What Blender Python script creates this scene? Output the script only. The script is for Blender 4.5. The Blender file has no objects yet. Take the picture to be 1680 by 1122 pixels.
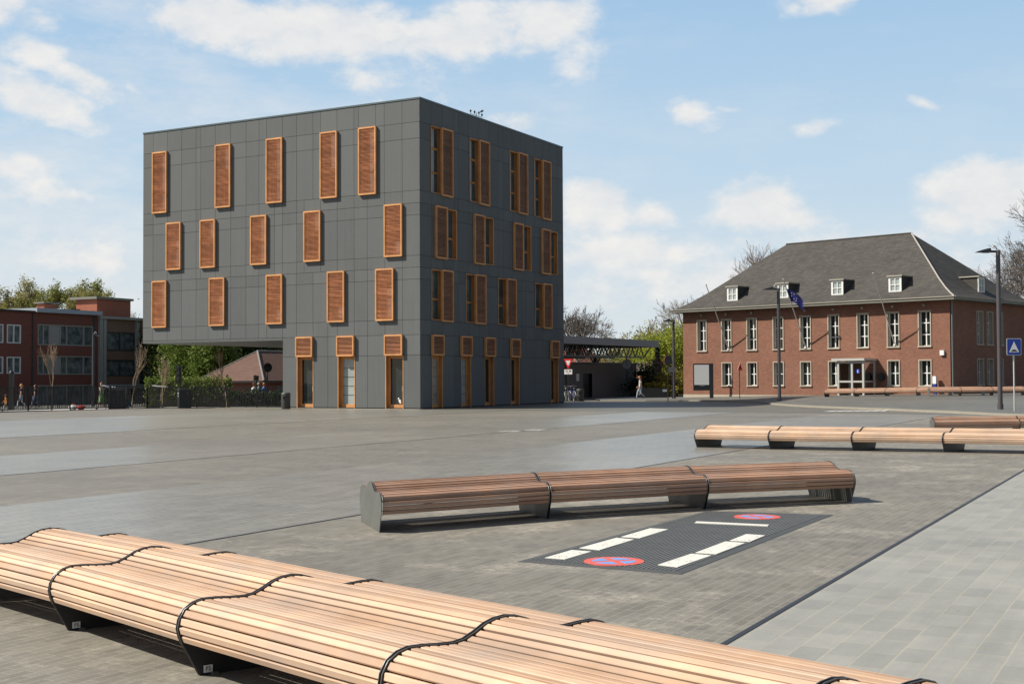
import bpy, bmesh, math, random
import numpy as np
from mathutils import Vector, Matrix
from math import radians as rad, sin, cos, pi, sqrt

S = bpy.context.scene
COL = S.collection
rnd = random.Random(7)

# ---------------------------------------------------------------- camera model (solved from the photograph's vanishing points)
CF, CH = 2093.0, 1.70                     # focal length in photo pixels, eye height in metres
PITCH, ROLL = 0.0275, -0.005
_f = Vector((0, cos(PITCH), sin(PITCH))); _u = Vector((0, -sin(PITCH), cos(PITCH))); _x = Vector((1, 0, 0))
CAM_R = _x * cos(ROLL) + _u * sin(ROLL)
CAM_U = -_x * sin(ROLL) + _u * cos(ROLL)
CAM_F = _f
def ray(x, y): return CAM_R * ((x - 840) / CF) - CAM_U * ((y - 561) / CF) + CAM_F
def gnd(x, y, z=0.0):
    "world point at height z seen along the photo's pixel x, y (used to measure the place)"
    d = ray(x, y); k = (z - CH) / d.z
    return Vector((d.x * k, d.y * k, z))
def at(x, y, Y):
    d = ray(x, y); k = Y / d.y
    return Vector((d.x * k, Y, CH + d.z * k))
def un(a): return Vector((cos(rad(a)), sin(rad(a)), 0))
EV, EU = un(62), un(-28)                  # the plaza's paving axes

# ---------------------------------------------------------------- mesh builder
class MB:
    def __init__(s): s.v = []; s.f = []; s.m = []; s.sm = []
    def add(s, vs, fs, m=0, smooth=False):
        o = len(s.v); s.v += [tuple(p) for p in vs]
        for f in fs: s.f.append(tuple(i + o for i in f)); s.m.append(m); s.sm.append(smooth)
    def quad(s, a, b, c, d, m=0): s.add([a, b, c, d], [(0, 1, 2, 3)], m)
    def box(s, x0, x1, y0, y1, z0, z1, m=0):
        s.add([(x0,y0,z0),(x1,y0,z0),(x1,y1,z0),(x0,y1,z0),(x0,y0,z1),(x1,y0,z1),(x1,y1,z1),(x0,y1,z1)],
              [(3,2,1,0),(4,5,6,7),(0,1,5,4),(1,2,6,5),(2,3,7,6),(3,0,4,7)], m)
    def obox(s, c, ax, ay, az, m=0):
        c = Vector(c); ax = Vector(ax); ay = Vector(ay); az = Vector(az)
        P = [c + ax*i + ay*j + az*k for k in (-1,1) for (i,j) in ((-1,-1),(1,-1),(1,1),(-1,1))]
        s.add(P, [(3,2,1,0),(4,5,6,7),(0,1,5,4),(1,2,6,5),(2,3,7,6),(3,0,4,7)], m)
    def bar(s, a, b, w, h=None, m=0, up=(0,0,1)):
        a = Vector(a); b = Vector(b); d = (b - a); L = d.length
        if L < 1e-6: return
        d /= L; up = Vector(up)
        if abs(d.dot(up)) > .98: up = Vector((1,0,0))
        r = d.cross(up).normalized(); u = r.cross(d).normalized(); h = h or w
        s.obox((a+b)/2, d*(L/2), r*(w/2), u*(h/2), m)
    def tube(s, pts, rads, n=8, m=0, cap=True, smooth=True):
        pts = [Vector(p) for p in pts]
        if not isinstance(rads, (list, tuple)): rads = [rads]*len(pts)
        rings = []; prev = None
        for i, p in enumerate(pts):
            d = (pts[min(i+1, len(pts)-1)] - pts[max(i-1, 0)])
            d = d.normalized() if d.length > 1e-9 else Vector((0,0,1))
            if prev is None:
                r = d.cross(Vector((0,0,1)) if abs(d.z) < .9 else Vector((1,0,0))).normalized()
            else:
                r = (prev - d*prev.dot(d)); r = r.normalized() if r.length > 1e-6 else d.orthogonal().normalized()
            prev = r; u = d.cross(r)
            rings.append([p + (r*cos(2*pi*k/n) + u*sin(2*pi*k/n))*rads[i] for k in range(n)])
        vs = [q for R in rings for q in R]; fs = []
        for i in range(len(pts)-1):
            for k in range(n):
                fs.append((i*n+k, i*n+(k+1)%n, (i+1)*n+(k+1)%n, (i+1)*n+k))
        s.add(vs, fs, m, smooth)
        if cap:
            s.add(rings[0], [tuple(reversed(range(n)))], m); s.add(rings[-1], [tuple(range(n))], m)
    def cyl(s, c, r, z0, z1, n=20, m=0, r2=None):
        s.tube([(c[0],c[1],z0),(c[0],c[1],z1)], [r, r2 if r2 is not None else r], n, m)
    def ellipsoid(s, c, rx, ry, rz, n=10, m=0):
        c = Vector(c); vs = []; fs = []; k = n//2+1
        for i in range(k+1):
            t = pi*i/k
            for j in range(n):
                vs.append(c + Vector((rx*sin(t)*cos(2*pi*j/n), ry*sin(t)*sin(2*pi*j/n), rz*cos(t))))
        for i in range(k):
            for j in range(n): fs.append((i*n+j, (i+1)*n+j, (i+1)*n+(j+1)%n, i*n+(j+1)%n))
        s.add(vs, fs, m, True)
    def prism(s, poly, d, m=0):
        "poly: list of Vectors (planar); d: extrusion vector"
        poly = [Vector(p) for p in poly]; d = Vector(d); n = len(poly)
        vs = poly + [p + d for p in poly]
        fs = [tuple(reversed(range(n))), tuple(range(n, 2*n))] + [(i, (i+1)%n, n+(i+1)%n, n+i) for i in range(n)]
        s.add(vs, fs, m)
    def build(s, name, mats, parent=None, loc=None, rotz=None):
        me = bpy.data.meshes.new(name); me.from_pydata(s.v, [], s.f)
        if not isinstance(mats, (list, tuple)): mats = [mats]
        for m in mats: me.materials.append(m)
        me.polygons.foreach_set('material_index', s.m); me.polygons.foreach_set('use_smooth', s.sm)
        me.update()
        o = bpy.data.objects.new(name, me); COL.objects.link(o)
        if loc is not None: o.location = loc
        if rotz is not None: o.rotation_euler = (0, 0, rotz)
        if parent is not None: o.parent = parent
        return o
def fix_normals(o):
    bm = bmesh.new(); bm.from_mesh(o.data); bmesh.ops.recalc_face_normals(bm, faces=bm.faces); bm.to_mesh(o.data); bm.free(); return o
def tag(o, label, cat, group=None):
    o['label'] = label; o['category'] = cat
    if group: o['group'] = group
    return o
def thing(name, label, cat, loc=(0,0,0), rotz=0.0, group=None):
    o = bpy.data.objects.new(name, None); COL.objects.link(o); o.empty_display_size = .2
    o.location = loc; o.rotation_euler = (0,0,rotz); return tag(o, label, cat, group)
def struct(o, kind='structure'): o['kind'] = kind; return o
def children_of(o): return [c for c in bpy.data.objects if c.parent == o]
def copy_tree(o, parent=None):
    c = o.copy(); COL.objects.link(c)
    if parent is not None: c.parent = parent
    for ch in children_of(o): copy_tree(ch, c)
    return c

# ---------------------------------------------------------------- materials
def _nt(name):
    m = bpy.data.materials.new(name); m.use_nodes = True
    nt = m.node_tree; return m, nt, nt.nodes['Principled BSDF']
def N(nt, typ, **kw):
    n = nt.nodes.new(typ)
    for k, v in kw.items():
        if k.startswith('i_'):
            key = k[2:]; key = int(key) if key.isdigit() else key
            n.inputs[key].default_value = v
        else: setattr(n, k, v)
    return n
def rgba(c): return (c[0], c[1], c[2], 1.0)
def srgb(r, g, b):
    f = lambda x: (x/255/12.92) if x/255 <= .04045 else ((x/255+.055)/1.055)**2.4
    return (f(r), f(g), f(b))
def mixc(nt, fac, a, b, blend='MIX'):
    n = nt.nodes.new('ShaderNodeMix'); n.data_type = 'RGBA'; n.blend_type = blend
    for sock, v in ((n.inputs[0], fac), (n.inputs[6], a), (n.inputs[7], b)):
        if hasattr(v, 'links') or isinstance(v, bpy.types.NodeSocket): nt.links.new(v, sock)
        elif isinstance(v, (int, float)): sock.default_value = v
        else: sock.default_value = rgba(v)
    return n.outputs[2]
def ramp(nt, fac, p0, p1, c0=(0,0,0), c1=(1,1,1)):
    n = nt.nodes.new('ShaderNodeValToRGB'); e = n.color_ramp.elements
    e[0].position = p0; e[1].position = p1; e[0].color = rgba(c0); e[1].color = rgba(c1)
    nt.links.new(fac, n.inputs[0]); return n.outputs[0]
def mathn(nt, op, a, b=None, c=None):
    n = nt.nodes.new('ShaderNodeMath'); n.operation = op
    for i, v in enumerate((a, b, c)):
        if v is None: continue
        if isinstance(v, (int, float)): n.inputs[i].default_value = v
        else: nt.links.new(v, n.inputs[i])
    return n.outputs[0]
def ocoord(nt, scale=(1,1,1), swap=None):
    tc = nt.nodes.new('ShaderNodeTexCoord'); mp = nt.nodes.new('ShaderNodeMapping')
    mp.inputs['Scale'].default_value = scale
    nt.links.new(tc.outputs['Object'], mp.inputs[0]); return mp.outputs[0]
def noise(nt, vec, scale, detail=4, rough=.6):
    n = N(nt, 'ShaderNodeTexNoise', i_Scale=scale, i_Detail=detail, i_Roughness=rough)
    nt.links.new(vec, n.inputs['Vector']); return n.outputs['Fac']
def bump(nt, bsdf, h, strength=.3, dist=.01):
    b = N(nt, 'ShaderNodeBump', i_Strength=strength, i_Distance=dist)
    nt.links.new(h, b.inputs['Height']); nt.links.new(b.outputs[0], bsdf.inputs['Normal'])
def plain(name, c, rough=.6, metal=0.0, var=.12, scale=6.0, isl=0.0, spec=.5):
    "a base colour with soft mottling and optional per-piece variation"
    m, nt, b = _nt(name); v = ocoord(nt)
    f = noise(nt, v, scale, 5)
    d = [max(0, x*(1-var)) for x in c]; l = [min(1, x*(1+var)) for x in c]
    col = mixc(nt, f, d, l)
    if isl:
        g = nt.nodes.new('ShaderNodeNewGeometry')
        k = mathn(nt, 'MULTIPLY_ADD', g.outputs['Random Per Island'], 2*isl, 1-isl)
        col = mixc(nt, 1.0, col, k, 'MULTIPLY')
    nt.links.new(col, b.inputs['Base Color'])
    b.inputs['Roughness'].default_value = rough; b.inputs['Metallic'].default_value = metal
    b.inputs['Specular IOR Level'].default_value = spec
    return m
def wood(name, c1, c2, axis_scale=(1,1,1), rough=.55, isl=.3, bumpy=.15, grey=0.0):
    m, nt, b = _nt(name); v = ocoord(nt, axis_scale)
    f = noise(nt, v, 3.0, 8, .65); g = nt.nodes.new('ShaderNodeNewGeometry')
    ff = mathn(nt, 'ADD', mathn(nt, 'MULTIPLY', f, 1-isl), mathn(nt, 'MULTIPLY', g.outputs['Random Per Island'], isl))
    col = ramp(nt, ff, .25, .75, c1, c2)
    n2 = noise(nt, ocoord(nt), 1.3, 4)
    k = ramp(nt, n2, .3, .7, (.80,.80,.82), (1.1,1.08,1.05))
    col = mixc(nt, 1.0, col, k, 'MULTIPLY')
    hs = mathn(nt, 'MULTIPLY_ADD', g.outputs['Random Per Island'], .30, .85)
    col = mixc(nt, 1.0, col, hs, 'MULTIPLY')
    if grey:
        n3 = noise(nt, ocoord(nt), 2.2, 6)
        col = mixc(nt, mathn(nt, 'MULTIPLY', ramp(nt, n3, .42, .75), grey), col, (.34,.32,.30))
    nt.links.new(col, b.inputs['Base Color']); b.inputs['Roughness'].default_value = rough
    b.inputs['Specular IOR Level'].default_value = .35
    bump(nt, b, f, bumpy, .004); return m
def brick(name, c1, c2, mortar, w=.22, h=.075, rough=.85, msize=.010, stain=.25, corner=True):
    m, nt, b = _nt(name)
    tc = nt.nodes.new('ShaderNodeTexCoord'); sp = nt.nodes.new('ShaderNodeSeparateXYZ'); nt.links.new(tc.outputs['Object'], sp.inputs[0])
    cb = nt.nodes.new('ShaderNodeCombineXYZ')
    nt.links.new(mathn(nt, 'ADD', sp.outputs[0], sp.outputs[1]), cb.inputs[0]); nt.links.new(sp.outputs[2], cb.inputs[1])
    t = N(nt, 'ShaderNodeTexBrick', i_Scale=1.0)
    t.inputs['Brick Width'].default_value = w; t.inputs['Row Height'].default_value = h
    t.inputs['Mortar Size'].default_value = msize; t.inputs['Mortar Smooth'].default_value = .2
    t.inputs['Color1'].default_value = rgba(c1); t.inputs['Color2'].default_value = rgba(c2); t.inputs['Mortar'].default_value = rgba(mortar)
    nt.links.new(cb.outputs[0], t.inputs[0])
    n1 = noise(nt, tc.outputs['Object'], .55, 6); n2 = noise(nt, tc.outputs['Object'], 5.0, 5)
    k = mathn(nt, 'ADD', mathn(nt, 'MULTIPLY_ADD', n1, 2*stain, 1-stain), mathn(nt, 'MULTIPLY_ADD', n2, .4, -.2))
    col = mixc(nt, 1.0, t.outputs[0], k, 'MULTIPLY')
    nt.links.new(col, b.inputs['Base Color']); b.inputs['Roughness'].default_value = rough; b.inputs['Specular IOR Level'].default_value = .25
    bump(nt, b, t.outputs['Fac'], -.3, .01); return m
def paver(name, c1, c2, mortar, w, h, msize, rough=.5, stain=.18, dash=0.0, dashcol=(.55,.53,.48), spec=.5, sand=0.0, rvar=.12):
    "rows of pavers running along the object's local Y"
    m, nt, b = _nt(name)
    tc = nt.nodes.new('ShaderNodeTexCoord'); sp = nt.nodes.new('ShaderNodeSeparateXYZ'); nt.links.new(tc.outputs['Object'], sp.inputs[0])
    cb = nt.nodes.new('ShaderNodeCombineXYZ'); nt.links.new(sp.outputs[1], cb.inputs[0]); nt.links.new(sp.outputs[0], cb.inputs[1])
    wob = N(nt, 'ShaderNodeTexNoise', i_Scale=3.0, i_Detail=2.0); nt.links.new(tc.outputs['Object'], wob.inputs['Vector'])
    va = N(nt, 'ShaderNodeVectorMath', operation='SUBTRACT'); nt.links.new(wob.outputs['Color'], va.inputs[0]); va.inputs[1].default_value = (.5,.5,.5)
    vb = N(nt, 'ShaderNodeVectorMath', operation='SCALE'); nt.links.new(va.outputs[0], vb.inputs[0]); vb.inputs['Scale'].default_value = .012
    vc = N(nt, 'ShaderNodeVectorMath', operation='ADD'); nt.links.new(cb.outputs[0], vc.inputs[0]); nt.links.new(vb.outputs[0], vc.inputs[1])
    t = N(nt, 'ShaderNodeTexBrick', i_Scale=1.0); t.offset = .43
    t.inputs['Brick Width'].default_value = w; t.inputs['Row Height'].default_value = h
    t.inputs['Mortar Size'].default_value = msize; t.inputs['Mortar Smooth'].default_value = .3; t.inputs['Bias'].default_value = -.1
    t.inputs['Color1'].default_value = rgba(c1); t.inputs['Color2'].default_value = rgba(c2); t.inputs['Mortar'].default_value = rgba(mortar)
    nt.links.new(vc.outputs[0], t.inputs[0])
    O = tc.outputs['Object']
    n1 = noise(nt, O, .35, 6, .62); n2 = noise(nt, O, 2.3, 6, .65); n3 = noise(nt, O, 42.0, 4, .7)
    k = mathn(nt, 'MULTIPLY_ADD', n1, 2*stain, 1-stain)
    k = mathn(nt, 'ADD', k, mathn(nt, 'MULTIPLY_ADD', n2, .36, -.18)); k = mathn(nt, 'ADD', k, mathn(nt, 'MULTIPLY_ADD', n3, .24, -.12))
    mp = N(nt, 'ShaderNodeMapping'); mp.inputs['Scale'].default_value = (2.6, .12, 1); mp.inputs['Rotation'].default_value = (0,0,rad(9)); nt.links.new(O, mp.inputs[0])
    n4 = noise(nt, mp.outputs[0], 3.0, 5, .7)
    k = mathn(nt, 'ADD', k, mathn(nt, 'MULTIPLY_ADD', n4, .30, -.15))
    col = mixc(nt, 1.0, t.outputs[0], k, 'MULTIPLY')
    if sand:
        s1 = ramp(nt, noise(nt, O, .8, 9, .78), .505, .66)
        s2 = ramp(nt, noise(nt, O, 14.0, 4, .7), .35, .65)
        col = mixc(nt, mathn(nt, 'MULTIPLY', mathn(nt, 'MULTIPLY', s1, s2), sand), col, (.52,.47,.39))
    if dash:
        mp2 = N(nt, 'ShaderNodeMapping'); mp2.inputs['Scale'].default_value = (7.0, 1.6, 1); mp2.inputs['Rotation'].default_value = (0,0,rad(82)); nt.links.new(O, mp2.inputs[0])
        n5 = noise(nt, mp2.outputs[0], 1.7, 3, .75)
        d1 = ramp(nt, n5, .665, .72)
        col = mixc(nt, mathn(nt, 'MULTIPLY', d1, dash), col, dashcol)
    vo = N(nt, 'ShaderNodeTexVoronoi', i_Scale=1.3); nt.links.new(O, vo.inputs['Vector'])       # chewing gum and droppings
    gum = ramp(nt, vo.outputs['Distance'], .018, .030, (1,1,1), (0,0,0))
    pick = N(nt, 'ShaderNodeSeparateColor'); nt.links.new(vo.outputs['Color'], pick.inputs[0])
    tone = ramp(nt, pick.outputs[0], .45, .55, (.075,.072,.066), (.50,.48,.44))
    col = mixc(nt, mathn(nt, 'MULTIPLY', gum, mathn(nt, 'MULTIPLY', pick.outputs[1], .8)), col, tone)
    n6 = noise(nt, O, .16, 5, .7); col = mixc(nt, 1.0, col, ramp(nt, n6, .36, .64, (.86,.86,.87), (1.10,1.09,1.07)), 'MULTIPLY')   # broad patches of dust
    nt.links.new(col, b.inputs['Base Color'])
    r = mathn(nt, 'MULTIPLY_ADD', n2, 2*rvar, rough - rvar)
    nt.links.new(r, b.inputs['Roughness']); b.inputs['Specular IOR Level'].default_value = spec
    hh = mathn(nt, 'ADD', mathn(nt, 'MULTIPLY', t.outputs['Fac'], -1.0), mathn(nt, 'MULTIPLY', n3, .35))
    bump(nt, b, hh, .25, .006); return m
def glass(name, c=(.02,.025,.025), rough=.04, c2=None, spec=.6):
    m, nt, b = _nt(name); v = ocoord(nt)
    f = noise(nt, v, 1.2, 3); col = mixc(nt, ramp(nt, f, .35, .65), c, c2 or [x*1.8 for x in c])
    nt.links.new(col, b.inputs['Base Color']); b.inputs['Roughness'].default_value = rough
    b.inputs['Specular IOR Level'].default_value = spec
    bump(nt, b, noise(nt, v, .7, 2), .06, .02); return m
def foliage(name, c1, c2, c3=None, trans=.35):
    m, nt, b = _nt(name); g = nt.nodes.new('ShaderNodeNewGeometry')
    col = ramp(nt, g.outputs['Random Per Island'], .0, 1.0, c1, c2)
    if c3:
        n = noise(nt, ocoord(nt), .5, 4); col = mixc(nt, ramp(nt, n, .4, .65), col, c3)
    nt.links.new(col, b.inputs['Base Color']); b.inputs['Roughness'].default_value = .6; b.inputs['Specular IOR Level'].default_value = .25
    t = nt.nodes.new('ShaderNodeBsdfTranslucent'); nt.links.new(col, t.inputs[0])
    mx = nt.nodes.new('ShaderNodeMixShader'); mx.inputs[0].default_value = trans
    nt.links.new(b.outputs[0], mx.inputs[1]); nt.links.new(t.outputs[0], mx.inputs[2])
    nt.links.new(mx.outputs[0], nt.nodes['Material Output'].inputs[0]); return m
# ================================================================ MATERIALS
M = {}
def cladding():
    "fibre cement panels: each sheet a touch different, cloudy mottling and faint rain streaks"
    m, nt, b = _nt('cladding_panel'); g = nt.nodes.new('ShaderNodeNewGeometry'); O = ocoord(nt)
    n1 = noise(nt, O, .9, 6, .65); n2 = noise(nt, O, 9.0, 5, .7); st = noise(nt, ocoord(nt, (5.5, 5.5, .16)), 1.0, 5, .65)
    k = mathn(nt, 'ADD', mathn(nt, 'MULTIPLY_ADD', n1, .22, .89), mathn(nt, 'MULTIPLY_ADD', n2, .10, -.05))
    k = mathn(nt, 'ADD', k, mathn(nt, 'MULTIPLY_ADD', st, .24, -.12))
    k = mathn(nt, 'ADD', k, mathn(nt, 'MULTIPLY_ADD', g.outputs['Random Per Island'], .16, -.08))
    nt.links.new(mixc(nt, 1.0, (.124,.133,.134), k, 'MULTIPLY'), b.inputs['Base Color'])
    nt.links.new(mathn(nt, 'MULTIPLY_ADD', n1, .25, .58), b.inputs['Roughness']); b.inputs['Specular IOR Level'].default_value = .25
    bump(nt, b, n2, .04, .004); return m
M['pave_brown'] = paver('pave_brown', (.204,.193,.165), (.156,.148,.127), (.275,.258,.208), .24, .085, .0040, rough=.66, stain=.17, dash=.30, dashcol=(.44,.41,.33), sand=.75, spec=.28)
M['pave_warm'] = paver('pave_warm', (.186,.175,.149), (.149,.140,.119), (.24,.225,.18), .24, .085, .0040, rough=.58, stain=.18, dash=.45, dashcol=(.42,.39,.34), sand=.20, spec=.42)
M['pave_light'] = paver('pave_light', (.270,.262,.228), (.222,.216,.190), (.125,.122,.105), .60, .115, .010, rough=.34, stain=.16, dash=.8, dashcol=(.50,.49,.43), spec=.5, rvar=.10)
M['pave_slab'] = paver('pave_slab', (.312,.308,.275), (.258,.257,.232), (.345,.325,.265), .42, .20, .0075, rough=.55, stain=.20, spec=.35, sand=.18)
M['street'] = paver('street', (.158,.150,.122), (.134,.128,.106), (.128,.122,.101), .22, .11, .006, rough=.55, stain=.2, dash=.12, spec=.35)
M['forecourt'] = paver('forecourt_pavers', (.158,.156,.138), (.130,.129,.116), (.118,.117,.104), .22, .11, .006, rough=.55, stain=.15, spec=.35)
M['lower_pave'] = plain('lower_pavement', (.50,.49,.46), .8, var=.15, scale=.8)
M['kerb'] = plain('kerb_stone', (.27,.25,.205), .8, var=.18, scale=3)
M['joint'] = plain('channel_steel', (.022,.022,.024), .5, var=.3)
M['paint'] = plain('road_paint', (.62,.61,.58), .7, var=.2, scale=5)
M['steel_dark'] = plain('dark_steel', (.020,.021,.022), .42, .0, var=.25, spec=.5)
M['steel_plate'] = plain('weathered_plate', (.105,.108,.098), .55, .0, var=.35, scale=4)
M['rubber'] = plain('black_rubber', (.02,.02,.021), .55, var=.2)
M['seam_lip'] = plain('seam_lip', (.20,.20,.20), .35, .6, var=.2)
M['wood_seat'] = wood('larch_slats', (.46,.295,.190), (.635,.450,.315), (1,1,1), .75, .45, .15, grey=.42)
M['wood_seat_b'] = wood('larch_slats_shade', (.25,.135,.082), (.47,.285,.19), (1,1,1), .7, .55, .15, grey=.30)  # browner copy of the larch: shade of turned-away benches put into colour
M['wood_frame'] = wood('shutter_frame', (.50,.225,.085), (.68,.345,.14), (1,1,1), .6, .25, .05)
M['wood_slat'] = wood('shutter_louvre', (.45,.180,.085), (.64,.275,.135), (1,1,1), .6, .3, .05)
M['wood_door'] = wood('door_timber', (.44,.20,.072), (.62,.31,.12), (3,3,.4), .5, .2, .05)
M['panel'] = cladding()
M['panel_back'] = plain('panel_joint', (.018,.019,.020), .8)
M['cap'] = plain('roof_cap', (.10,.135,.14), .4, .3)
M['shutter_back'] = plain('casement_brown', (.30,.13,.065), .6, var=.2); M['glass'] = glass('window_glass', (.016,.022,.022))
M['glass_pale'] = glass('sky_reflection_and_blind', (.42,.43,.41), .18, (.33,.35,.35), .5)  # pale strip paints the sky's reflection into the pane, along with a blind
M['glass_frost'] = glass('frosted_glass', (.36,.41,.40), .15, (.28,.33,.33), .5)
M['glass_lit'] = glass('pale_blind', (.82,.78,.72), .3, (.74,.70,.65), .4); M['glass_teal'] = glass('teal_glass', (.045,.065,.068), .05); M['glass_dim'] = glass('dim_curtain', (.10,.115,.11), .08); M['white'] = plain('white_paint', (.74,.74,.72), .5, var=.05)  # the dim pane is a darker curtain
M['stone'] = plain('window_stone', (.40,.355,.285), .8, var=.12)
M['brick_post'] = brick('orange_brick', (.262,.112,.072), (.190,.083,.056), (.20,.13,.095), .22, .075, stain=.26)
M['brick_dark'] = brick('dark_red_brick', (.25,.080,.055), (.195,.064,.046), (.16,.09,.07), .21, .065, stain=.15)
M['brick_brown'] = brick('brown_brick', (.27,.155,.105), (.22,.125,.085), (.2,.14,.105), .21, .065, stain=.15)
M['brick_red'] = brick('bright_red_brick', (.42,.125,.070), (.35,.10,.058), (.30,.16,.11), .21, .065, stain=.1)
M['slate'] = brick('slate_roof', (.084,.079,.070), (.058,.055,.050), (.048,.045,.041), .33, .12, .8, .012, stain=.3)
M['tile_brown'] = brick('brown_tiles', (.185,.105,.078), (.15,.085,.065), (.07,.045,.035), .3, .17, .85, .030, stain=.18)
M['fascia'] = plain('painted_fascia', (.20,.195,.165), .6)
M['fascia_top'] = plain('gutter_edge', (.34,.32,.26), .6)
M['zinc'] = plain('zinc_pipe', (.17,.20,.20), .45, .3)
M['aluminium'] = plain('aluminium', (.50,.50,.47), .4, .2)
M['concrete'] = plain('concrete', (.34,.32,.29), .85, var=.15, scale=2)
M['concrete_dark'] = plain('grey_render', (.17,.165,.155), .85, var=.15, scale=.6)
M['grey_sheet'] = plain('grey_sheet_metal', (.20,.215,.23), .5, .1)
M['pale_blue'] = plain('pale_blue_trim', (.36,.40,.45), .6)
M['red'] = plain('sign_red', (.62,.025,.03), .4, var=.05)
M['blue'] = plain('sign_blue', (.012,.045,.32), .35, var=.08); M['flag_blue'] = plain('flag_cloth', (.010,.016,.14), .7, var=.1)
M['sign_white'] = plain('sign_white', (.78,.78,.76), .4, var=.04)
M['sign_grey'] = plain('sign_back', (.05,.052,.055), .5)
M['black'] = plain('black_paint', (.012,.012,.013), .45)
M['bin'] = plain('bin_grey', (.052,.052,.048), .55, var=.15)
M['mat'] = plain('rubber_mat', (.068,.072,.072), .75, var=.3, scale=5)
M['mat_rib'] = plain('rubber_rib', (.115,.120,.118), .7, var=.3, scale=5)
M['mat_red'] = plain('mat_red', (.62,.11,.085), .7, var=.15, scale=8)
M['mat_blue'] = plain('mat_blue', (.16,.30,.60), .7, var=.15, scale=8)
M['mat_white'] = plain('mat_white', (.66,.65,.58), .7, var=.16, scale=7)
M['bark'] = plain('bark', (.135,.115,.095), .9, var=.3, scale=3)
M['bark_pale'] = plain('bark_pale', (.34,.25,.17), .9, var=.3, scale=3)
M['twig'] = plain('twig', (.16,.135,.115), .9, var=.2)
M['twig_red'] = plain('twig_budding', (.27,.20,.15), .9, var=.2)
M['leaf_a'] = foliage('spring_leaves', (.18,.195,.045), (.34,.33,.10), (.24,.265,.07))
M['leaf_olive'] = foliage('olive_leaves', (.23,.20,.075), (.40,.35,.14), (.29,.30,.10))
M['leaf_dark'] = foliage('dark_leaves', (.014,.030,.008), (.045,.075,.018), (.02,.045,.012), .2)
M['leaf_bright'] = foliage('bright_leaves', (.20,.25,.022), (.38,.39,.06), (.26,.31,.035))
M['leaf_mid'] = foliage('mid_leaves', (.085,.125,.022), (.20,.25,.05), (.12,.19,.032))
M['leaf_conifer'] = foliage('conifer_needles', (.010,.018,.010), (.022,.034,.016), None, .1)
M['leaf_pink'] = foliage('pink_blossom', (.16,.085,.075), (.26,.155,.125), (.12,.09,.05))
M['leaf_yellow'] = foliage('yellow_shrub', (.20,.18,.02), (.34,.29,.04), (.12,.13,.03))
# clear glass of the porch
def clear_glass():
    m, nt, b = _nt('clear_glass')
    t = nt.nodes.new('ShaderNodeBsdfTransparent'); t.inputs[0].default_value = (.86,.90,.88,1)
    g = nt.nodes.new('ShaderNodeBsdfGlossy'); g.inputs['Roughness'].default_value = .03
    fr = nt.nodes.new('ShaderNodeFresnel'); fr.inputs[0].default_value = 1.5
    mx = nt.nodes.new('ShaderNodeMixShader'); nt.links.new(fr.outputs[0], mx.inputs[0]); nt.links.new(t.outputs[0], mx.inputs[1]); nt.links.new(g.outputs[0], mx.inputs[2])
    nt.links.new(mx.outputs[0], nt.nodes['Material Output'].inputs[0]); return m
M['clear'] = clear_glass()

# ================================================================ TERRAIN AND PAVING
FA, FB, FC = Vector((-26.86,66.95,0)), Vector((-21.2,74.25,0)), Vector((-12.6,74.2,0))      # the railing line
def _beyond(p):
    "metres beyond the railing line (lower street side)"
    d1 = (FB-FA).normalized(); n1 = Vector((-d1.y, d1.x, 0)); a = (p-FA).dot(n1)
    b = p.y - 74.25
    return max(a if p.x < -18 else -9, b if p.x < -9 else -9)
def ss(t): t = max(0, min(1, t)); return t*t*(3-2*t)
def terrain(x, y):
    d = _beyond(Vector((x, y, 0)))
    if d <= .25: return 0.0
    drop = .12 + .012*min(d-.25, 75)
    fade = 1 - ss((x + 12) / 8.0)
    return -drop * fade
def ground_z(x, y): return terrain(x, y)
xs = sorted(set([-900,-600,-400,-250,-170,-120] + [round(-90+2.0*i,2) for i in range(61)] + [35,40,46,54,64,80,110,160,260,400,600,900]))
ys = sorted(set([-60,-30,-10,0,10,20,30,40,50,56,60] + [round(62+1.0*i,2) for i in range(40)] + [104,108,114,120,130,145,170,210,280,400,600,1000,1600]))
mb = MB(); vs = [(x, y, terrain(x, y)) for y in ys for x in xs]; nx = len(xs)
mb.add(vs, [(j*nx+i, j*nx+i+1, (j+1)*nx+i+1, (j+1)*nx+i) for j in range(len(ys)-1) for i in range(nx-1)], 0, True)
g = struct(mb.build('ground', M['street']))
PZ = rad(-28)                                     # paving frame: local X = u, local Y = v
def uvloc(u, v): return EU*u + EV*v
def band(name, u0, u1, v0, v1, mat, z=.004):
    m = MB(); m.quad((u0,v0,z),(u1,v0,z),(u1,v1,z),(u0,v1,z)); return struct(m.build(name, M[mat], rotz=PZ))
band('pavement', -2.62, 34, -40, 54.0, 'pave_slab')
band('pavement', -9.10, -2.66, -40, 56.0, 'pave_brown')
band('pavement', -14.1, -9.14, -40, 57.0, 'pave_light')
band('pavement', -18.6, -14.1, -40, 57.0, 'pave_warm')
band('pavement', -23.4, -18.66, -40, 57.3, 'pave_light')
band('pavement', -30.6, -23.4, -40, 57.3, 'pave_warm')
band('pavement', -43.0, -30.66, -40, 57.3, 'pave_light')
band('pavement', -54.4, -43.0, -40, 54.5, 'pave_warm')
def chan(u0, u1, v0, v1, z=.009):
    u0 += .040
    m = MB(); m.box(u0, u1, v0, v1, -.02, z); return struct(m.build('drainage_channel', M['joint'], rotz=PZ))
chan(-2.70, -2.62, -40, 54); chan(-9.18, -9.10, -40, 56); chan(-18.66, -18.6, -40, 57); chan(-30.66, -30.6, -40, 57)
# light kerb strip along the foot of the dark building
m = MB(); m.box(-54.0, -36.1, 57.35, 57.95, -.05, .018); struct(m.build('kerb', M['kerb'], rotz=PZ))
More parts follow.
